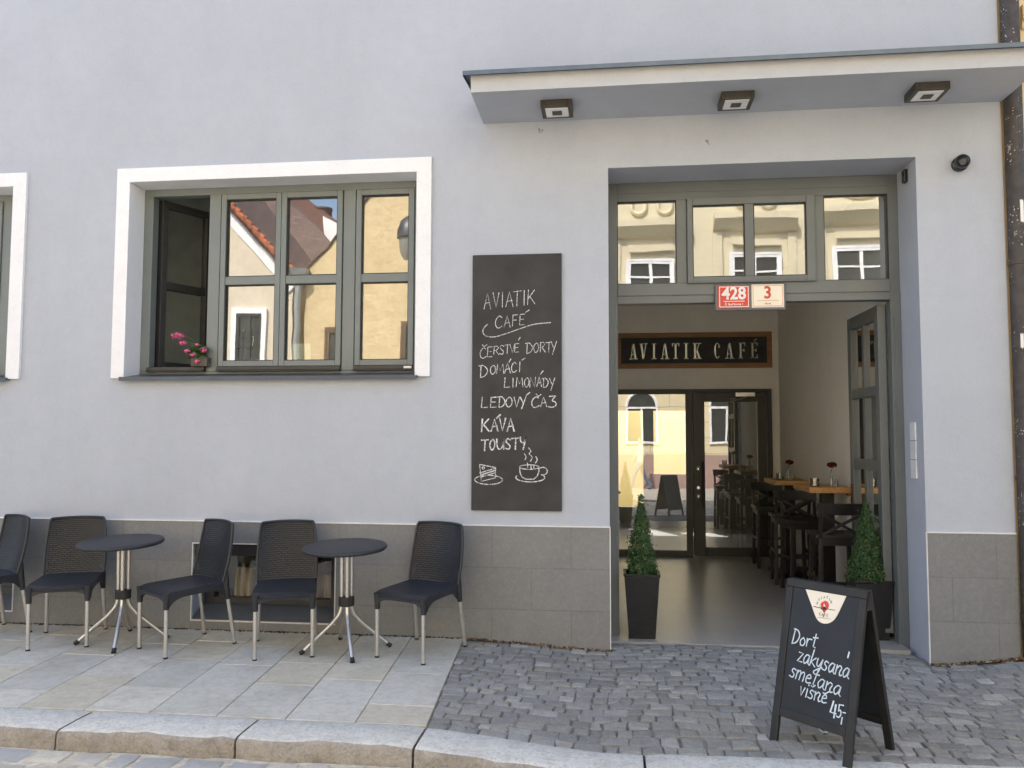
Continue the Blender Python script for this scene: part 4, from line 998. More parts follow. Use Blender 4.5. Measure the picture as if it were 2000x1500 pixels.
wh = MB(); FW2 = lambda u, v: mpF(u, v, 0.0085); ribbon(wh, smooth_line([hom(*z) for z in ((556, 398), (556, 372), (572, 356), (585, 356))], 5), 0.004, FW2); wh.quad(*[mpF(*hom(*z), 0.0086) for z in ((576, 398), (585, 372), (596, 398))]); wh.build('balloon_cream_part', M['cream'], EM)  # cream part of the two-tone printed balloon
for u in (-AWID / 2 - .002, AWID / 2 + .002):
    hg = MB(); hg.hexa([(u - .002, -.03, AH - .10), (u + .002, -.03, AH - .10), (u + .002, .03, AH - .10), (u - .002, .03, AH - .10), (u - .002, -.012, AH - .02), (u + .002, -.012, AH - .02), (u + .002, .012, AH - .02), (u - .002, .012, AH - .02)])
    hg.build('hinge', M['aframe'], AB)
ch = MB(); pts = [(-0.03, -D2 * .77 + 2 * D2 * .77 * t, 0.20 - 0.13 * math.sin(math.pi * t) + 0.0) for t in [i / 30 for i in range(31)]]
for a, b in zip(pts[::1], pts[1:]): ch.tube([a, ((a[0] + b[0]) / 2 + .003, (a[1] + b[1]) / 2, (a[2] + b[2]) / 2), b], 0.0028, 6)
ch.build('chain', M['steel'], AB)

# ------------------------------------------------------------------ chairs and tables
def chair_parts(t):
    RW, SHT = 0.205, 0.455
    def seat(u, v):
        x = (u - .5) * 2; y = -0.235 + v * 0.455; hw = 0.222 - 0.02 * v - 0.012 * (1 - v) ** 6
        dish = -0.014 * (1 - x * x) * math.sin(math.pi * min(1, v * 1.05)) ** 0.7
        front = -0.022 * max(0, 1 - v * 7) ** 2
        return (x * hw, y - 0.018 * (1 - abs(x) ** 4) * (1 - v) ** 8, SHT + dish + front + 0.012 * v)
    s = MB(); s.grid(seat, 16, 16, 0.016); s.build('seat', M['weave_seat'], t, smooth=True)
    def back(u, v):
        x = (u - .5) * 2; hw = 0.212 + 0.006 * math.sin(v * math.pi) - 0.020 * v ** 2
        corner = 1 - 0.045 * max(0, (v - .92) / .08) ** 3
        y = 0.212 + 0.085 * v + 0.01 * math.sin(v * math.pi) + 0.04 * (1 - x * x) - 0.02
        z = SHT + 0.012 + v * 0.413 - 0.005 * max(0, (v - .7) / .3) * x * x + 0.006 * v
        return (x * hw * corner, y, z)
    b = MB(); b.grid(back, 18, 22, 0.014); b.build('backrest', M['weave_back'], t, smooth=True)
    # rim along the back
    rim = [back(0.0, i / 22) for i in range(23)] + [back(i / 18, 1.0) for i in range(1, 19)] + [back(1.0, 1 - i / 22) for i in range(1, 23)]
    f = MB(); f.tube(rim, 0.0085, 8)
    # apron: front and side rails arching into the leg sockets
    def rail(p0, p1, deep, shallow, n=16, thick=0.018):
        p0, p1 = Vector(p0), Vector(p1); d = (p1 - p0).normalized(); nrm = Vector((-d.y, d.x, 0)) * thick / 2
        for i in range(n):
            def col(k):
                tt = k / n; p = p0.lerp(p1, tt); e = abs(tt - .5) * 2; dp = shallow + (deep - shallow) * e ** 5
                return [p + nrm, p - nrm, p - nrm - Vector((0, 0, dp)), p + nrm - Vector((0, 0, dp))]
            a, b_ = col(i), col(i + 1); f.hexa([a[3], b_[3], b_[2], a[2], a[0], b_[0], b_[1], a[1]])
    zt = SHT - 0.008
    rail((-0.198, -0.228, zt - .006), (0.198, -0.228, zt - .006), 0.085, 0.034); rail((-0.205, -0.215, zt - .004), (-0.192, 0.215, zt + .004), 0.095, 0.036); rail((0.205, -0.215, zt - .004), (0.192, 0.215, zt + .004), 0.095, 0.036)
    FT = [(-0.192, -0.225), (0.192, -0.225)]; RTp = [(-0.192, 0.225), (0.192, 0.225)]; RB = [(-0.212, 0.295), (0.212, 0.295)]
    for (x, y) in FT: f.tube([(x, y, zt - .002), (x, y, 0.40), (x, y, 0.335)], 0, 12, True, [0.027, 0.022, 0.0185])
    for (x, y), (x2, y2) in zip(RTp, RB):
        q = lambda z: (x + (x2 - x) * (1 - z / SHT), y + (y2 - y) * (1 - z / SHT), z)
        f.tube([(x * 1.02, y + .005, 0.55), q(0.45), q(0.335)], 0, 12, True, [0.012, 0.026, 0.0185])
    f.build('shell', M['plastic'], t, smooth=True)
    for (x, y) in FT:
        l = MB(); l.tube([(x, y, 0.008), (x, y, 0.36)], 0.0145, 14); lo = l.build('leg', M['alu'], t, smooth=True)
        c = MB(); c.tube([(x, y, 0.0), (x, y, 0.012)], 0.0155, 12); c.build('foot_cap', M['rubber'], lo)
    for (x, y), (x2, y2) in zip(RTp, RB):
        q = lambda z: (x + (x2 - x) * (1 - z / SHT), y + (y2 - y) * (1 - z / SHT), z)
        l = MB(); l.tube([q(0.008), q(0.36)], 0.0145, 14); lo = l.build('leg', M['alu'], t, smooth=True)
        c = MB(); c.tube([q(0.0), q(0.012)], 0.0155, 12); c.build('foot_cap', M['rubber'], lo)
def face_rot(v):           # local front is -y
    return math.atan2(v[0], -v[1])
CH = []
def foot(px, py): 
    n = np.array([0, -0.0255, 1.0]); d = ray(px, py); return CAMP + d * ((0.046 - n @ CAMP) / (n @ d))
specs = [  # (front-left foot, front-right foot) in the photograph
 ((56, 1271), (167, 1264), 'charcoal rattan chair left of the left round table, angled toward it'),
 ((270, 1266), (325, 1287), 'charcoal rattan chair to the right of the left round table, beside the cellar window'),
 ((498, 1290), (609, 1283), 'charcoal rattan chair in front of the cellar window, left of the right round table'),
 ((736, 1283), (827, 1298), 'charcoal rattan chair to the right of the right round table, nearest the doorway')]
proto = None
def place_chair(c, rz, label):
    global proto
    if proto is None:
        proto = empty('rattan_chair'); chair_parts(proto); t = proto
    else: t = copy_tree(proto)
    t.location = (c[0], c[1], gz(c[0], c[1])); t.rotation_mode = 'XYZ'; t.rotation_euler = (R(1.45) * -math.cos(rz) * -1, 0, rz)
    t.rotation_euler = (Matrix.Rotation(R(1.45), 4, 'X') @ Matrix.Rotation(rz, 4, 'Z')).to_euler()
    tag(t, label, 'chair', 'rattan chairs along the facade')
    return t
for a, b, lab in specs:
    A3, B3 = foot(*a), foot(*b); mid = (A3 + B3) / 2; d = (B3 - A3); d = d / np.linalg.norm(d)
    rz = math.atan2(d[1], d[0]); 
    fwd = np.array([math.sin(rz), -math.cos(rz)])
    c = mid[:2] - fwd * 0.225
    place_chair(c, rz, lab)
place_chair((-4.83, -0.42), R(-28), 'charcoal rattan chair cut off by the left edge, in front of the white window band')

tproto = None
def table_parts(t, ang0):
    top = MB(); HT = 0.755
    top.lathe([(0.02, HT - .032), (0.27, HT - .034), (0.292, HT - .030), (0.300, HT - .020), (0.300, HT - .010), (0.295, HT - .003), (0.285, HT), (0.02, HT + .0005)], seg=56)
    o = top.build('tabletop', M['weave_top'], t, smooth=True); o.rotation_euler = (R(2.0), R(-0.6), 0)
    for k in range(4):
        a = ang0 + k * math.pi / 2; c, s_ = math.cos(a), math.sin(a)
        prof = [(0.034, HT - .03), (0.034, 0.50), (0.034, 0.335), (0.038, 0.30), (0.052, 0.262), (0.078, 0.23), (0.12, 0.185), (0.315, 0.012)]
        L = smooth_line([(r_ * c, r_ * s_, z) for r_, z in prof], 4)
        l = MB(); l.tube(L, 0.0145, 12); lo = l.build('leg', M['alu'], t, smooth=True)
        e = Vector((0.322 * c, 0.322 * s_, 0.008)); cpm = MB(); cpm.tube([e - Vector((c * .03, s_ * .03, -.022)), e], 0.0158, 12); cpm.build('foot_cap', M['rubber'], lo)
    cl = MB(); cl.lathe([(0.053, 0.322), (0.056, 0.326), (0.056, 0.384), (0.053, 0.388)], seg=4 * 6); cl.build('collar', M['rubber'], t)
    cr = MB(); cr.box((-0.16, -.02, HT - .05), (.16, .02, HT - .034)); cr.box((-.02, -0.16, HT - .052), (.02, .16, HT - .036)); cr.build('top_bracket', M['rubber'], t)
T1, T2 = (-3.63, -0.43), (-1.905, -0.452)
t1 = tag(empty('round_table', (*T1, gz(*T1))), 'round charcoal bistro table left of the cellar window, between two chairs', 'table', 'round bistro tables'); table_parts(t1, R(22))
t1.rotation_euler = (R(1.45), 0, 0)
t2 = copy_tree(t1); t2.location = (*T2, gz(*T2)); t2.rotation_euler = (Matrix.Rotation(R(1.45), 4, 'X') @ Matrix.Rotation(R(4), 4, 'Z')).to_euler()
tag(t2, 'round charcoal bistro table before the right end of the cellar window', 'table', 'round bistro tables')

# ------------------------------------------------------------------ bar tables and stools in the passage
def bar_table(x0, x1, y0, y1, z, label):
    t = tag(empty('bar_table', ((x0 + x1) / 2, (y0 + y1) / 2, 0)), label, 'bar table', 'oak bar tables on the passage wall')
    hx, hy = (x1 - x0) / 2, (y1 - y0) / 2
    a = MB(); a.box((-hx, -hy, z - .052), (hx, hy, z)); a.build('tabletop', M['oak'], t, bevel=0.004)
    b = MB(); b.box((-.055, -hy + .12, 0.03), (.055, -hy + .23, z - .053)); b.build('post', M['black_wood'], t, bevel=0.004)
    c = MB(); c.box((-.17, -hy + .02, 0.001), (.17, hy - .05, 0.03)); c.build('base', M['black_wood'], t, bevel=0.004)
    return t
bar_table(1.775, 2.16, 1.58, 2.28, 1.112, 'oak topped bar table against the passage wall, the one nearer the street door')
bar_table(1.79, 2.16, 3.30, 3.98, 1.085, 'oak topped bar table against the passage wall, the one nearer the inner door')
sproto = None
def stool_parts(t):
    # front is +y; back posts at y = -0.2
    w = 0.175
    for sx in (-1, 1):
        l = MB(); l.hexa([(sx * w - .019, -.215, 0), (sx * w + .019, -.215, 0), (sx * w + .019, -.177, 0), (sx * w - .019, -.177, 0), (sx * (w - .01) - .017, -.195, .70), (sx * (w - .01) + .017, -.195, .70), (sx * (w - .01) + .017, -.158, .70), (sx * (w - .01) - .017, -.158, .70)])
        l.hexa([(sx * (w - .01) - .017, -.195, .70), (sx * (w - .01) + .017, -.195, .70), (sx * (w - .01) + .017, -.158, .70), (sx * (w - .01) - .017, -.158, .70), (sx * (w - .006) - .015, -.235, .93), (sx * (w - .006) + .015, -.235, .93), (sx * (w - .006) + .015, -.212, .93), (sx * (w - .006) - .015, -.212, .93)])
        l.build('leg', M['black_wood'], t, bevel=0.004)
        l = MB(); l.hexa([(sx * w - .019, .175, 0), (sx * w + .019, .175, 0), (sx * w + .019, .213, 0), (sx * w - .019, .213, 0), (sx * (w - .015) - .018, .145, .69), (sx * (w - .015) + .018, .145, .69), (sx * (w - .015) + .018, .181, .69), (sx * (w - .015) - .018, .181, .69)]); l.build('leg', M['black_wood'], t, bevel=0.004)
    s = MB(); s.grid(lambda u, v: ((u - .5) * (.40 - .04 * v * 0), -.19 + v * .40, .735 - .012 * math.sin(u * math.pi) * math.sin(v * math.pi)), 8, 8, .032); s.build('seat', M['black_wood'], t, smooth=True, bevel=0.003)
    a = MB(); a.box((-w + .01, -.18, .64), (w - .01, -.165, .703)); a.box((-w + .01, .155, .64), (w - .01, .17, .703)); a.box((-w - .002, -.16, .64), (-w + .014, .155, .70)); a.box((w - .014, -.16, .64), (w + .002, .155, .70)); a.build('apron', M['black_wood'], t)
    b = MB(); b.grid(lambda u, v: ((u - .5) * (.40 - .012 * (1 - v)), -.222 - .018 * v - .022 * math.sin(u * math.pi), .905 + v * .095), 10, 4, .022)
    for sx in (-1, 1):
        p0, p1 = Vector((-sx * .155, -.186, .735)), Vector((sx * .155, -.224, .908))
        n = Vector((0, -.006 - .004 * sx, 0)); d = Vector((-(p1 - p0).z, 0, (p1 - p0).x)).normalized() * .013; th = Vector((0, .011, 0))
        b.hexa([p0 - d - th + n, p1 - d - th + n, p1 - d + n, p0 - d + n, p0 + d - th + n, p1 + d - th + n, p1 + d + n, p0 + d + n])
    b.build('backrest', M['black_wood'], t, smooth=True)
    f = MB(); f.box((-w, .172, .24), (w, .20, .275)); f.box((-w - .008, -.185, .33), (-w + .012, .18, .36)); f.box((w - .012, -.185, .33), (w + .008, .18, .36)); f.box((-w, -.2, .30), (w, -.185, .33)); f.build('footrest', M['black_wood'], t, bevel=0.003)
st0 = empty('bar_stool', (1.925, 1.33, 0), 0); stool_parts(st0)
tag(st0, 'black cross-back bar stool nearest the street door, its back turned to the street', 'bar stool', 'black bar stools in the passage')
for (x, y, rz, lab) in ((1.93, 2.56, math.pi + .05, 'black cross-back bar stool behind the nearer bar table, back to the inner door'), (1.90, 3.08, -0.06, 'black cross-back bar stool before the farther bar table, back to the street'), (1.90, 4.22, math.pi, 'black cross-back bar stool deepest in the passage, beside the inner door')):
    c = copy_tree(st0); c.location = (x, y, 0); c.rotation_euler = (0, 0, rz); tag(c, lab, 'bar stool', 'black bar stools in the passage')
def table_things(xv, xc2, y, z, which):
    v = tag(empty('flower_vase', (xv, y, z)), 'slim glass bottle vase on the %s bar table' % which, 'vase', 'bottle vases on the bar tables')
    a = MB(); a.lathe([(0.001, .001), (0.026, .002), (0.027, .06), (0.02, .085), (0.011, .105), (0.011, .15), (0.014, .155)], seg=18, cap=False); a.build('bottle', M['clearglass'], v, smooth=True)
    fl2 = tag(empty('carnation', (xv, y, z + .004)), 'dark red carnation standing in the vase on the %s bar table' % which, 'flower', 'red carnations in bottle vases')
    b = MB(); b.tube([(0, 0, 0), (0.002, 0, .1), (0.006, 0, .19)], .003, 6); b.build('stem', simple('green_stem_' + which, (0.05, 0.1, 0.03), .6), fl2)
    c = MB(); rng = random.Random(3 + len(which))
    for k in range(90):
        d = Vector((rng.gauss(0, 1), rng.gauss(0, 1), rng.gauss(0.2, .6))).normalized(); p = Vector((.006, 0, .195)) + Vector((d.x * .04, d.y * .04, d.z * .022)); a1 = d.orthogonal().normalized(); b1 = d.cross(a1); s_ = rng.uniform(.008, .014)
        sh = rng.uniform(.5, 1.3); c.cur = (0.075 * sh, 0.008 * sh, 0.010 * sh)
        c.quad(p - a1 * s_ - b1 * s_ * .6, p + a1 * s_ - b1 * s_ * .6 + d * .006, p + a1 * s_ + b1 * s_ * .6, p - a1 * s_ + b1 * s_ * .6 + d * .005)
    c.build('bloom', M['petal'], fl2)
    g_ = tag(empty('tealight_glass', (xc2, y, z)), 'small glass tealight holder on the %s bar table' % which, 'candle holder', 'tealight glasses on the bar tables')
    a = MB(); a.lathe([(0.001, .001), (0.036, .001), (0.040, .004), (0.041, .075), (0.037, .075), (0.036, .008), (0.001, .008)], seg=20, cap=False); a.build('glass', M['clearglass'], g_, smooth=True)
    a = MB(); a.lathe([(0.0, .009), (0.02, .009), (0.02, .026), (0.0, .026)], seg=16, cap=False); a.build('candle', M['cream'], g_)
    sk_ = MB(); sk_.lathe([(0.001, .001), (.014, .001), (.015, .05), (.010, .058), (.010, .07), (.001, .072)], (xv + .035, y - .03, z), 14, False)
    tag(sk_.build('salt_shaker', M['clearglass'], None, smooth=True), 'tiny glass shaker beside the vase on the %s bar table' % which, 'shaker', 'glass shakers on the bar tables')
table_things(2.005, 1.855, 1.72, 1.113, 'nearer'); table_things(1.985, 1.885, 3.5, 1.086, 'farther')

# ------------------------------------------------------------------ planters with clipped cones
def planter(x, y, z, label, w=0.275, h=0.5):
    t = tag(empty('planter', (x, y, z)), label, 'planter', 'black woven planters at the doorway')
    tw, bw = w / 2, w / 2 * .74; ins = .018; n = len
    a = MB()
    P = lambda r_, zz: [(-r_, -r_, zz), (r_, -r_, zz), (r_, r_, zz), (-r_, r_, zz)]
    rings = [P(bw, 0), P(tw - .002, h - .02), P(tw + .004, h - .018), P(tw + .004, h), P(tw - ins, h), P(tw - ins - .003, h - .05)]
    for r_ in rings: a.v += r_
    for i in range(len(rings) - 1):
        for k in range(4): a.face((i * 4 + k, i * 4 + (k + 1) % 4, (i + 1) * 4 + (k + 1) % 4, (i + 1) * 4 + k))
    a.face((3, 2, 1, 0)); a.build('pot', M['weave_pot'], t, bevel=0.004)
    s = MB(); s.quad(*P(tw - ins, h - .035)); s.build('soil', M['soil'], t)
    return t
planter(0.215, 0.42, 0.0, 'tapered black woven planter at the left door jamb')
planter(2.0, 0.62, 0.0, 'tapered black woven planter at the right door jamb, behind the sandwich board', 0.29, 0.46)
def cone_shrub(x, y, z, r0, h, label, seed):
    t = tag(empty('topiary_shrub', (x, y, z)), label, 'shrub', 'clipped cone shrubs at the doorway'); rng = random.Random(seed)
    tk = MB(); tk.tube([(0, 0, -.02), (0.004, 0, h * .5), (0, 0.003, h * .8)], 0.012, 8); tk.build('trunk', simple('twig_bark' + str(seed), (0.09, 0.06, 0.035), .9), t)
    lf_ = MB()
    cl = [(rng.random(), rng.uniform(0, 2 * math.pi), rng.uniform(.75, 1.15)) for _ in range(60)]
    for k in range(5200):
        v = 1 - math.sqrt(rng.random()) if rng.random() < .75 else rng.random(); a = rng.uniform(0, 2 * math.pi)
        rad = r0 * (1 - .90 * v ** 1.25) * (0.85 + .15 * min(1, v / .10))
        bump_ = 1 + .13 * math.sin(a * 3 + v * 9 + seed) + .07 * math.sin(a * 7 - v * 23) + .05 * math.sin(v * 55 + a * 5)
        depth = rng.random() ** .4; rr_ = rad * bump_ * (0.45 + .55 * depth) + rng.gauss(0, .004) + (rng.random() < .09) * rng.uniform(0, .035)
        p = Vector((rr_ * math.cos(a), rr_ * math.sin(a), v * h + rng.gauss(0, .006) + (rng.uniform(0, .03) if v > .93 else 0)))
        d = Vector((math.cos(a) + rng.gauss(0, .6), math.sin(a) + rng.gauss(0, .6), .35 + rng.gauss(0, .6))).normalized()
        s_ = rng.uniform(.007, .013); u_ = d.orthogonal().normalized(); u_ = Matrix.Rotation(rng.uniform(0, 6.28), 3, d) @ u_; w_ = d.cross(u_)
        g_ = rng.uniform(.6, 1.35); lf_.cur = (0.045 * g_, 0.105 * g_, 0.032 * g_) if rng.random() > .14 else ((0.09 * g_, 0.16 * g_, 0.05 * g_) if rng.random() < .7 else (0.13 * g_, 0.10 * g_, 0.05 * g_))
        lf_.quad(p - u_ * s_, p - w_ * s_ * .5 + d * .002, p + u_ * s_, p + w_ * s_ * .5 + d * .002)
    lf_.build('foliage', M['leaf'], t)
cone_shrub(0.215, 0.42, 0.475, 0.118, 0.61, 'narrow clipped green cone shrub in the left planter', 1)
cone_shrub(1.985, 0.60, 0.435, 0.150, 0.60, 'broader clipped green cone shrub in the right planter', 4)

# geranium on the sill of the open window
gp = tag(empty('flower_pot', (-3.375, 0.17, 2.135)), 'small brown wooden flower box on the sill of the open window', 'flower pot')
a = MB(); a.box((-.075, -.05, 0), (.065, .05, .075)); a.build('box', simple('weathered_box_wood', (0.10, 0.085, 0.07), .85, var=.3, vscale=25), gp, bevel=.004)
gn = tag(empty('geranium', (-3.375, 0.17, 2.21)), 'pink flowering geranium leaning out of the open window', 'plant'); rng = random.Random(5)
sm = MB(); lv = MB(); pt = MB()
heads = [((-.205, -.03, .185), .042), ((-.145, -.05, .12), .024), ((-.10, -.06, .05), .020), ((-.045, -.06, .02), .022), ((.045, -.06, .055), .026), ((-.03, -.04, .10), .014), ((-.01, -.065, -.035), .018)]
for (hx, hy, hz), hr in heads:
    sm.tube(smooth_line([(0, 0, 0), (hx * .4, hy * .6, hz * .7 + .02), (hx, hy, hz)], 4), .0028, 6)
    for k in range(int(14 + hr * 1500)):
        d = Vector((rng.gauss(0, 1), rng.gauss(0, 1), rng.gauss(0, 1))).normalized(); p = Vector((hx, hy, hz)) + Vector((d.x * 1.15, d.y, d.z * .75)) * hr * rng.uniform(.3, 1.25); u_ = d.orthogonal().normalized(); w_ = d.cross(u_); s_ = rng.uniform(.007, .012); gg = rng.uniform(.75, 1.2)
        pt.cur = (min(1, .78 * gg), .16 * gg, .32 * gg); pt.quad(p - u_ * s_, p - w_ * s_ * .8, p + u_ * s_ + d * .004, p + w_ * s_ * .8)
for k in range(190):
    a_ = rng.uniform(0, 6.28); rr_ = rng.uniform(.01, .095); p = Vector((rr_ * math.cos(a_) - .035, rr_ * .6 * math.sin(a_) - .02, rng.uniform(-.01, .12) * (1 - rr_ * 4))); d = Vector((rng.gauss(0, .5), -.5 + rng.gauss(0, .4), .7)).normalized(); u_ = d.orthogonal().normalized(); w_ = d.cross(u_); s_ = rng.uniform(.010, .020); gg = rng.uniform(.6, 1.3)
    lv.cur = (.05 * gg, .11 * gg, .03 * gg); lv.quad(p - u_ * s_, p - (u_ + w_) * s_ * .6, p - w_ * s_, p + (u_ - w_) * s_ * .6, p + u_ * s_, p + (u_ + w_) * s_ * .6, p + w_ * s_)
sm.build('stem', simple('geranium_stem', (.06, .12, .03), .6), gn); lv.build('foliage', M['leaf'], gn); pt.build('blossom', M['petal'], gn)
# candelabrum inside
cdl = MB()
cdl.lathe([(0.001, 0), (.06, 0), (.06, .01), (.012, .03), (.012, .42), (.02, .43), (.02, .46), (.001, .46)], (-3.62, 1.45, 2.15), 14, False)
for s_ in (-1, 1): cdl.tube(smooth_line([(-3.62, 1.45, 2.45), (-3.62 + s_ * .07, 1.45, 2.42), (-3.62 + s_ * .10, 1.45, 2.48), (-3.62 + s_ * .10, 1.45, 2.55)], 5), .008, 8)
tag(cdl.build('candelabrum', M['steel'], None, smooth=True), 'dim three armed candelabrum standing inside the open window', 'candelabrum')
stnd = MB(); stnd.box((-4.1, 1.2, 0.91), (-3.2, 1.7, 2.15)); tag(stnd.build('sideboard', M['black_wood'], None, bevel=.01), 'dark sideboard inside the open window under the candelabrum', 'sideboard')

# ------------------------------------------------------------------ fittings on the facade
for ax_, az_ in ((1056, 256), (1382, 276)):
    p_ = at(ax_, az_, 0); a = MB(); rng = random.Random(int(ax_))
    for k in range(7): r_ = rng.uniform(.003, .009); a.lathe([(0.0, .0), (r_, .001), (r_ * .6, .004), (0.0, .005)], (p_[0] + rng.gauss(0, .009), -(p_[2] + rng.gauss(0, .008)), 0), 7, False)
    a.v = [(v[0], -v[2] - .0005, -v[1]) for v in a.v]; a.build('old_fixing', simple('rusty_fixing' + str(ax_), (.30, .28, .26), .9), B)
ns = MB(); p0, p1 = at(569, 709, .26), at(607, 671, .26); ns.box((p0[0], .255, p0[2]), (p1[0], .258, p1[2])); tag(ns.build('notice_sheet', simple('pale_green_paper', (.72, .85, .74), .8), None), 'pale green paper sheet standing inside the middle window pane', 'paper')
sc = tag(empty('security_camera', (2.52, 0, 3.56)), 'black dome security camera on the wall right of the doorway', 'security camera')
a = MB(); a.lathe([(0.001, 0), (0.055, 0), (0.055, .03), (0.03, .05), (0.001, .05)], seg=24, cap=False); a.v = [(v[0], -v[2], v[1]) for v in a.v]; a.build('mount', M['blackgloss'], sc, smooth=True)
a = MB(); a.lathe([(0.052 * math.sin(R(k * 15)) + .0005, -.052 * math.cos(R(k * 15))) for k in range(13)], (0, 0, 0), 24, False); a.v = [(v[0] - .004, -.075 + v[1], v[2]) for v in a.v]; a.build('ball', M['blackgloss'], sc, smooth=True)
a = MB(); a.tube([(-.02, -.118, -.018), (-.024, -.13, -.022)], 0.022, 16); a.build('lens', M['darkglass'], sc)
bx = tag(empty('motion_sensor', (DX1 - .001, 0.19, 3.545)), 'small black sensor box high on the right door reveal', 'sensor')
a = MB(); a.box((-.028, -.03, -.05), (0, .03, .05)); a.build('housing', M['blackgloss'], bx, bevel=.006)
a = MB(); a.box((-.031, -.018, -.03), (-.0285, .018, .01)); a.build('cover', M['lamp_case'], bx, bevel=.001)
dp = tag(empty('intercom_panel', (DX1 - .001, 0.188, 1.26)), 'pale strip of three blank plates on the right door reveal', 'intercom panel')
for k in range(3):
    a = MB(); a.box((-.012, -.055, .004 + k * .141), (0, .055, .139 + k * .141)); a.build('plate', M['opal'], dp, bevel=.003)
dpz = tag(empty('downpipe', (2.892, -0.03, 0)), 'thick dark brown downpipe spattered with white paint beside the facade corner', 'downpipe')
a = MB(); a.tube([(0, 0, 0.02), (0, 0, 9)], 0.062, 20); a.build('pipe', M['pipe'], dpz, smooth=True)
for z in (2.82, 1.28, 0.32):
    a = MB(); a.lathe([(.062, -.018), (.068, -.016), (.068, .016), (.062, .018)], (0, 0, z), 20, False); a.build('collar', M['pipe'], dpz, smooth=True)
rng = random.Random(8)
for (z, a0, w_, h_) in ((1.60, 245, .05, .05), (1.45, 250, .055, .055), (0.60, 238, .03, .12), (2.2, 240, .02, .10), (3.1, 265, .025, .16)):
    a = MB(); n = 5
    for k in range(n):
        t0, t1_ = R(a0 + k * w_ / .063 * 57.3 / n), R(a0 + (k + 1) * w_ / .063 * 57.3 / n)
        j0, j1 = rng.uniform(-.008, .008), rng.uniform(-.008, .008)
        a.quad((.0632 * math.cos(t0), .0632 * math.sin(t0), z + j0), (.0632 * math.cos(t1_), .0632 * math.sin(t1_), z + j1), (.0632 * math.cos(t1_), .0632 * math.sin(t1_), z + h_ + j0), (.0632 * math.cos(t0), .0632 * math.sin(t0), z + h_ + j1))
    a.build('paper_scrap', M['white'], dpz)
nb = tag(empty('neighbour_building', (2.83, 0.03, 0)), 'weathered yellow building beyond the downpipe at the right edge', 'building')
a = MB(); a.box((0.0, 0, -.6), (9.5, 7.5, 9.0)); a.build('wall', M['neigh_wall'], nb)
a = MB(); a.box((0.16, -.05, 4.62), (9.4, 0, 4.74)); a.box((0.16, -.03, 4.56), (9.4, 0, 4.62)); a.build('cornice', M['neigh_wall'], nb, bevel=.01)
a = MB(); a.box((0.16, -.02, -.6), (9.4, 0, 0.9)); a.build('plinth', M['pinkbase'], nb)
# grit and dry moss in the seam along the wall
dg = MB(); rng = random.Random(11)
for k in range(1500):
    x = rng.uniform(-5.4, -0.02) if rng.random() < .8 else rng.uniform(2.22, 3.0); y = -0.014 - abs(rng.gauss(0, .012)); z = gz(x, y) + .001; s_ = rng.uniform(.003, .009)
    o_ = x > -1.1; s_ *= 1.5 if o_ else 1; y -= abs(rng.gauss(0, .012)) if o_ else 0; z = gz(x, y) + .001
    c = rng.choice([(.20, .11, .045), (.14, .075, .03), (.30, .24, .17), (.09, .055, .03)]) if o_ and rng.random() < .7 else rng.choice([(.05, .045, .03), (.09, .075, .045), (.16, .12, .07), (.05, .06, .025), (.03, .028, .025)]); dg.cur = c
    a_ = rng.uniform(0, 6.28); u_ = Vector((math.cos(a_), math.sin(a_), 0)) * s_; w_ = Vector((-u_.y, u_.x, 0)); p = Vector((x, y, z)); q = p + Vector((0, 0, s_ * rng.uniform(.6, 1.4)))
    b4 = [p - u_ - w_ * .7, p + u_ - w_ * .7, p + u_ + w_ * .7, p - u_ + w_ * .7]
    for i in range(4): dg.quad(b4[i], b4[(i + 1) % 4], q)
do = dg.build('dirt', mat_attr('dirt_grit', .95, .1)); do['kind'] = 'stuff'

# ------------------------------------------------------------------ across the street (seen in the panes)
YR = -12.0
# cream house with a tiled gable
CH_ = tag(empty('gabled_house'), 'cream gabled house with red verge tiles mirrored in the window', 'house')
pk = opp(300, 245, YR); le = opp(15, 560, YR); re = opp(574, 550, YR); xr = re[0]
a = MB(); a.prism([(le[0], YR, -.4), (xr, YR, -.4), (xr, YR, re[2]), (pk[0], YR, pk[2]), (le[0], YR, le[2])], (0, -7, 0)); a.build('wall', M['cream_wall'], CH_)
a = MB()
for e in (re, le):
    d = Vector((e[0] - pk[0], 0, e[2] - pk[2])); d.normalize(); n = Vector((-d.z, 0, d.x)); n = n if n.z > 0 else -n
    ext = Vector(e)
    a.hexa([tuple(Vector(pk) + Vector((0, .15, 0)) + n * .02), tuple(ext + Vector((0, .15, 0)) + n * .02), tuple(ext + Vector((0, -7.2, 0)) + n * .02), tuple(Vector(pk) + Vector((0, -7.2, 0)) + n * .02),
            tuple(Vector(pk) + Vector((0, .15, 0)) + n * .16), tuple(ext + Vector((0, .15, 0)) + n * .16), tuple(ext + Vector((0, -7.2, 0)) + n * .16), tuple(Vector(pk) + Vector((0, -7.2, 0)) + n * .16)])
rf = a.build('roof', M['tile_brown'], CH_)
v = MB(); wb = MB()
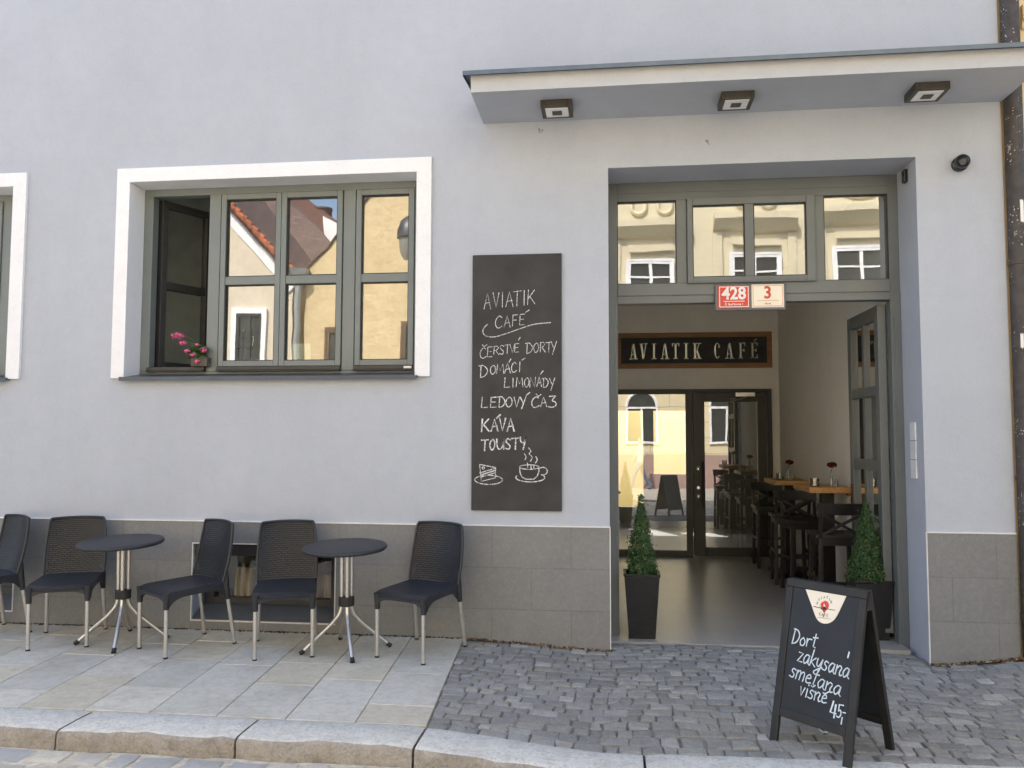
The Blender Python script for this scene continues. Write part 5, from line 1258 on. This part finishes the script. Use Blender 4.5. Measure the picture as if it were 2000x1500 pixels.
for e in (re, le):
    d = Vector((e[0] - pk[0], 0, e[2] - pk[2])); L = d.length - .2; d.normalize(); n = Vector((-d.z, 0, d.x)); n = n if n.z > 0 else -n; k = 0; s_ = 0
    while s_ < L:
        p = Vector(pk) + d * s_ + n * .15 + Vector((0, .2, 0)); v.tube([p - n * .02, p + d * .30 + n * .035], .066, 8); s_ += .22
    wb.hexa([tuple(Vector(pk) - n * .22 + Vector((0, .04, 0))), tuple(Vector(e) - n * .22 + d * .1 + Vector((0, .04, 0))), tuple(Vector(e) - n * .22 + d * .1), tuple(Vector(pk) - n * .22), tuple(Vector(pk) + n * .01 + Vector((0, .04, 0))), tuple(Vector(e) + d * .1 + n * .01 + Vector((0, .04, 0))), tuple(Vector(e) + d * .1 + n * .01), tuple(Vector(pk) + n * .01)])
v.build('verge_tiles', M['tile_red'], CH_); wb.build('verge_band', M['white_plaster'], CH_)
def opp_window(parent, a, b, yr, band, frame_mt, nx=2, nz=2, bandmt=None, yp=0.25):
    p0, p1 = opp(a[0], b[1], yr, yp), opp(b[0], a[1], yr, yp); x0, z0, x1, z1 = p0[0], p0[2], p1[0], p1[2]
    f = MB(); y0 = yr + .012
    f.ring(x0, x1, z0, z1, .06, .06, .06, .06, y0, y0 + .05)
    for i in range(1, nx): xx = x0 + (x1 - x0) * i / nx; f.box((xx - .035, y0, z0 + .06), (xx + .035, y0 + .045, z1 - .06))
    for i in range(1, nz): zz = z0 + (z1 - z0) * i / nz; f.box((x0 + .06, y0, zz - .02), (x1 - .06, y0 + .04, zz + .02))
    o = f.build('window', frame_mt, parent)
    g_ = MB(); g_.box((x0 + .05, y0, z0 + .05), (x1 - .05, y0 + .01, z1 - .05)); g_.build('pane', M['darkglass'], o)
    if band:
        s = MB(); s.ring(x0 - band, x1 + band, z0 - band * .3, z1 + band, band, band, band * .3, band, y0 - .01, y0 + .06); s.build('surround', bandmt or M['white_plaster'], o)
    return o
opp_window(CH_, (466, 612), (515, 704), YR, .12, M['dark_frame'], 2, 2)
opp_window(CH_, (60, 612), (110, 704), YR, .12, M['dark_frame'], 2, 2); opp_window(CH_, (270, 612), (320, 704), YR, .12, M['dark_frame'], 2, 2)
# yellow house
YH = tag(empty('yellow_house'), 'rough yellow plastered house with a curved gable mirrored in the window', 'house')
gpts = [(597, 900), (597, 527), (618, 508), (640, 487), (664, 456), (690, 432), (710, 412), (724, 394), (737, 380), (790, 330), (850, 300), (900, 300), (960, 340), (1010, 400), (1060, 470), (1085, 527), (1085, 900)]
poly_ = [opp(x, y, YR) for x, y in gpts]; poly_[0] = (poly_[0][0], YR, -.4); poly_[-1] = (poly_[-1][0], YR, -.4)
a = MB(); a.prism(poly_, (0, -.45, 0)); x0, x1 = poly_[0][0], poly_[-1][0]; zz = poly_[1][2]
a.box((x0 + .02, YR - 7, -.4), (x1 - .02, YR - .46, zz)); a.build('wall', M['yellow_wall'], YH)
a = MB(); a.prism([(x0 + .1, YR - .47, zz), ((x0 + x1) / 2, YR - .47, zz + 3.0), (x1 - .1, YR - .47, zz)], (0, -6.5, 0)); a.build('roof', M['tile_red'], YH)
cpg = MB(); cpg.tube([(p[0], YR + .02, p[2] + .03) for p in poly_[1:-1]], .028, 6); cpg.build('coping', M['brownwood'], YH)
for (a_, b_) in (((641, 642), (668, 770)), ((788, 634), (815, 716)), ((900, 634), (940, 716))):
    opp_window(YH, a_, b_, YR, .06, M['brownwood'], 1, 1, M['brownwood'])
dpo = tag(empty('rainwater_pipe'), 'grey zinc rainwater pipe between cream and yellow houses mirrored in the window', 'downpipe')
p0 = opp(584, 545, YR + .12); a = MB(); a.tube([(p0[0], YR + .12, -.3), (p0[0], YR + .12, p0[2])], .075, 12); a.build('pipe', M['zinc'], dpo, smooth=True)
a = MB(); a.hexa([(p0[0] - .09, YR + .02, p0[2] - .1), (p0[0] + .09, YR + .02, p0[2] - .1), (p0[0] + .09, YR + .22, p0[2] - .1), (p0[0] - .09, YR + .22, p0[2] - .1), (p0[0] - .2, YR + .02, p0[2] + .2), (p0[0] + .2, YR + .02, p0[2] + .2), (p0[0] + .2, YR + .32, p0[2] + .2), (p0[0] - .2, YR + .32, p0[2] + .2)]); a.build('hopper', M['zinc'], dpo)
# street lamp on the yellow house
lp = opp(806, 478, YR + .9); SL = tag(empty('wall_lantern', (lp[0], YR + .9, lp[2])), 'dark street lantern on a bracket before the yellow house, mirrored in the window', 'street lamp')
a = MB(); a.lathe([(0.001, .62), (.10, .60), (.22, .50), (.30, .30), (.31, .12), (.27, .10)], seg=20, cap=False); a.build('hood', simple('lantern_black', (.03, .035, .04), .4), SL, smooth=True)
a = MB(); a.lathe([(.26, .10), (.22, -.22), (.13, -.38), (.001, -.40)], seg=20, cap=False); a.build('globe', simple('smoked_globe', (.30, .29, .25), .15), SL, smooth=True)
a = MB(); a.tube([(0, 0, .6), (0, 0, .85), (0, -.4, .9), (0, -.88, .6)], .03, 8); a.tube([(.0, -.88, .3), (0, -.88, .8)], .04, 8); a.build('bracket', M['dark_frame'], SL)
# roofs behind
RB_ = tag(empty('brown_roofed_house'), 'house with a broad brown tiled roof behind the two gables, mirrored in the window', 'house')
q = [opp(430, 620, -14.5), opp(612, 552, -14.7), opp(643, 476, -16.2), opp(545, 372, -18.5), opp(400, 250, -20)]
a = MB(); a.prism(q, (0, -.1, -.18)); a.build('roof', M['tile_brown'], RB_)
a = MB(); a.box((q[0][0] + .1, -19, -.4), (q[1][0] - .2, -14.9, min(q[0][2], q[1][2]) - .15)); a.build('wall', M['cream_wall'], RB_)
RR = tag(empty('rust_roofed_house'), 'tall house with rust red roof and round chimney farthest back in the mirrored view', 'house')
q = [opp(480, 560, -19.5), opp(690, 560, -19.5), opp(690, 462, -20.5), opp(573, 386, -22), opp(440, 270, -22)]
a = MB(); a.prism(q, (0, -.12, -.2)); rro = a.build('roof', M['tile_rust'], RR)
a = MB(); p0 = opp(626, 450, -21.2); p1 = opp(626, 410, -21.2); wch = (opp(645, 410, -21.2)[0] - opp(606, 410, -21.2)[0]) / 2; a.lathe([(wch, 0), (wch, p1[2] - p0[2] - .1), (wch * 1.05, p1[2] - p0[2] - .08), (wch * 1.05, p1[2] - p0[2]), (0.001, p1[2] - p0[2])], p0, 20, False); a.build('chimney', M['tile_rust'], rro)
a = MB(); a.prism([opp(628, 426, -19), opp(672, 450, -19), opp(672, 530, -19), opp(632, 530, -19)], (0, -.6, 0)); a.build('dormer', M['white_plaster'], RR)
a = MB(); a.box((q[0][0] + .2, -23, -.4), (q[1][0] - .2, -19.6, 3.8)); a.build('wall', M['cream_wall'], RR)
# art nouveau block
YN = -12.3; AN = tag(empty('stucco_apartment_house'), 'cream stucco apartment house with white windows and heavy lintels mirrored above the doorway', 'building'); YP = 0.42
o2 = lambda x, y, yr=YN: opp(x, y, yr, YP)
xL = o2(1150, 500)[0]; xR = xL + 11.5
a = MB(); a.box((xL, YN - 7, 3.75), (xR, YN, 12.0)); a.build('wall', M['nouveau'], AN)
a = MB(); a.box((xL, YN - 7, 1.0), (xR, YN + .03, 3.6)); a.build('ground_storey', M['rust'], AN)
a = MB(); a.box((xL, YN - 7, -.5), (xR, YN + .08, 1.0)); a.build('plinth', M['pinkbase'], AN)
a = MB(); a.box((xL, YN - .5, 3.6), (xR, YN + .16, 3.75)); a.box((xL, YN - .5, 11.7), (xR, YN + .5, 12.0)); a.build('cornice', M['nouveau'], AN)
bays = [((1225, 512), (1308, 605)), ((1425, 498), (1517, 600)), ((1632, 486), (1734, 590)), ((1850, 474), (1955, 580)), ((1030, 522), (1110, 612))]
orn = MB()
for k, (a_, b_) in enumerate(bays):
    if k < 4: opp_window(AN, a_, b_, YN + .01, .05, M['winwhite'], 2, 3, M['winwhite'], YP)
    if k == 4: continue
    p0, p1 = o2(a_[0], a_[1]), o2(b_[0], a_[1]); cx_ = (p0[0] + p1[0]) / 2; hw = (p1[0] - p0[0]) / 2; zt = p0[2]
    c = MB()
    zc_ = zt + .62 * (1 if k else 1)
    c.prism([(cx_ - hw - .40, YN, zc_ + .30), (cx_ - hw - .40, YN + .30, zc_ + .30), (cx_ - hw - .40, YN + .30, zc_ + .16), (cx_ - hw - .40, YN + .24, zc_ + .10), (cx_ - hw - .40, YN + .10, zc_ - .06), (cx_ - hw - .40, YN, zc_ - .10)], (2 * hw + .80, 0, 0)); c.build('lintel_shelf', M['nouveau'], AN)
    c = MB(); c.prism([(cx_ - hw + .05, YN, zt + .36), (cx_ - hw - .02, YN + .12, zt + .36), (cx_ + hw + .02, YN + .12, zt + .36), (cx_ + hw - .05, YN, zt + .36)], (0, -.0, -.16)); c.build('drip_moulding', M['nouveau'], AN)
    for s_ in (-1, 1):
        c = MB(); c.box((cx_ + s_ * (hw + .30) - .1, YN, 3.75), (cx_ + s_ * (hw + .30) + .1, YN + .04, zc_ - .12)); c.build('pilaster', M['nouveau'], AN)
    zo = zc_ + .45
    if k in (0, 1, 3):
        for dx_ in (-.42, .18):
            orn.tube([(cx_ + dx_ - .0, YN + .02, zo + 1.1)] + [(cx_ + dx_ + .16 - .16 * math.cos(R(t)), YN + .03, zo + .18 - .16 * math.sin(R(t))) for t in range(0, 181, 20)] + [(cx_ + dx_ + .32, YN + .02, zo + 1.1)], .045, 6)
        orn.box((cx_ - .8, YN, zo + .75), (cx_ + .9, YN + .03, zo + .82))
    else:
        orn.tube([(cx_ + .62 * math.cos(R(t)), YN + .02, zo + .62 + .55 * math.sin(R(t))) for t in range(-170, -9, 10)], .04, 6)
        rng = random.Random(2)
        for q in range(26): orn.lathe([(.001, -.06), (.055, -.03), (.06, .03), (.001, .06)], (cx_ + rng.gauss(0, .16), YN + .03, zo + .45 + abs(rng.gauss(0, .22))), 6, False)
orn.build('stucco_ornament', M['nouveau'], AN)
for k in range(4):
    cx_ = xL + 1.5 + k * 2.75
    f = MB(); f.ring(cx_ - .55, cx_ + .55, 1.35, 2.6, .07, .07, .07, .07, YN + .04, YN + .09); f.tube([(cx_ + .52 * math.cos(R(t)), YN + .07, 2.6 + .52 * math.sin(R(t))) for t in range(0, 181, 15)], .05, 6); f.box((cx_ - .03, YN + .04, 1.42), (cx_ + .03, YN + .085, 2.53))
    o = f.build('arched_window', M['winwhite'], AN)
    g_ = MB(); g_.prism([(cx_ - .5, YN + .035, 1.4), (cx_ + .5, YN + .035, 1.4)] + [(cx_ + .5 * math.cos(R(t)), YN + .035, 2.6 + .5 * math.sin(R(t))) for t in range(0, 181, 15)], (0, .015, 0)); g_.build('pane', M['darkglass'], o)

# the passer-by mirrored in the inner door
def person():
    pp = at(1250, 930, 2 * 4.92 + 11.3); loc = (pp[0], -11.3, -0.14)
    t = tag(empty('person', loc, R(-90)), 'passer-by in pale shirt and blue jeans walking past, mirrored in the inner door', 'person')
    J = {'pelvis': ((0, 0, .93), .13), 'waist': ((0, .01, 1.06), .125), 'chest': ((0, .0, 1.28), .145), 'neck': ((0, -.01, 1.45), .055), 'chin': ((0, -.03, 1.54), .075), 'head': ((0, -.02, 1.63), .10), 'crown': ((0, -.01, 1.71), .07),
         'shl': ((-.17, 0, 1.39), .06), 'ell': ((-.22, .12, 1.14), .042), 'wrl': ((-.22, .06, .90), .03), 'hal': ((-.21, .03, .82), .032), 'shr': ((.17, 0, 1.39), .06), 'elr': ((.22, -.08, 1.14), .042), 'wrr': ((.22, -.22, .96), .03), 'har': ((.21, -.28, .90), .032),
         'hpl': ((-.09, 0, .87), .095), 'knl': ((-.10, -.20, .50), .065), 'anl': ((-.10, -.28, .09), .045), 'tol': ((-.10, -.44, .04), .035), 'hpr': ((.09, 0, .87), .095), 'knr': ((.10, .10, .48), .065), 'anr': ((.10, .36, .14), .045), 'tor': ((.10, .26, .03), .035)}
    E = [('pelvis', 'waist'), ('waist', 'chest'), ('chest', 'neck'), ('neck', 'chin'), ('chin', 'head'), ('head', 'crown'), ('chest', 'shl'), ('shl', 'ell'), ('ell', 'wrl'), ('wrl', 'hal'), ('chest', 'shr'), ('shr', 'elr'), ('elr', 'wrr'), ('wrr', 'har'),
         ('pelvis', 'hpl'), ('hpl', 'knl'), ('knl', 'anl'), ('anl', 'tol'), ('pelvis', 'hpr'), ('hpr', 'knr'), ('knr', 'anr'), ('anr', 'tor')]
    ks = list(J); me = bpy.data.meshes.new('body'); me.from_pydata([J[k][0] for k in ks], [(ks.index(a), ks.index(b)) for a, b in E], []); o = bpy.data.objects.new('body', me); COL.objects.link(o)
    o.modifiers.new('skin', 'SKIN'); sd = o.modifiers.new('sub', 'SUBSURF'); sd.levels = 2; sd.render_levels = 2
    for i, k in enumerate(ks): me.skin_vertices[0].data[i].radius = (J[k][1], J[k][1] * .85)
    me.skin_vertices[0].data[0].use_root = True
    bpy.context.view_layer.update(); dg_ = bpy.context.evaluated_depsgraph_get(); m2 = bpy.data.meshes.new_from_object(o.evaluated_get(dg_)); bpy.data.objects.remove(o)
    m2.materials.clear()
    for x in (simple('pale_shirt', (.62, .60, .54), .9), simple('blue_jeans', (.10, .15, .25), .9), simple('skin_tone', (.50, .30, .21), .6), simple('brown_hair', (.06, .04, .025), .7)): m2.materials.append(x)
    for p in m2.polygons:
        c = p.center; p.material_index = 0 if c.z > .92 else 1
        if c.z > 1.47: p.material_index = 3 if (c.z > 1.66 or c.y > .02) else 2
        if abs(c.x) > .17 and c.z < 1.12: p.material_index = 2
        if c.z < .07: p.material_index = 3
    m2.shade_smooth(); m2.name = 'body'; b = bpy.data.objects.new('body', m2); COL.objects.link(b); b.parent = t
person()
bpy.context.view_layer.update()
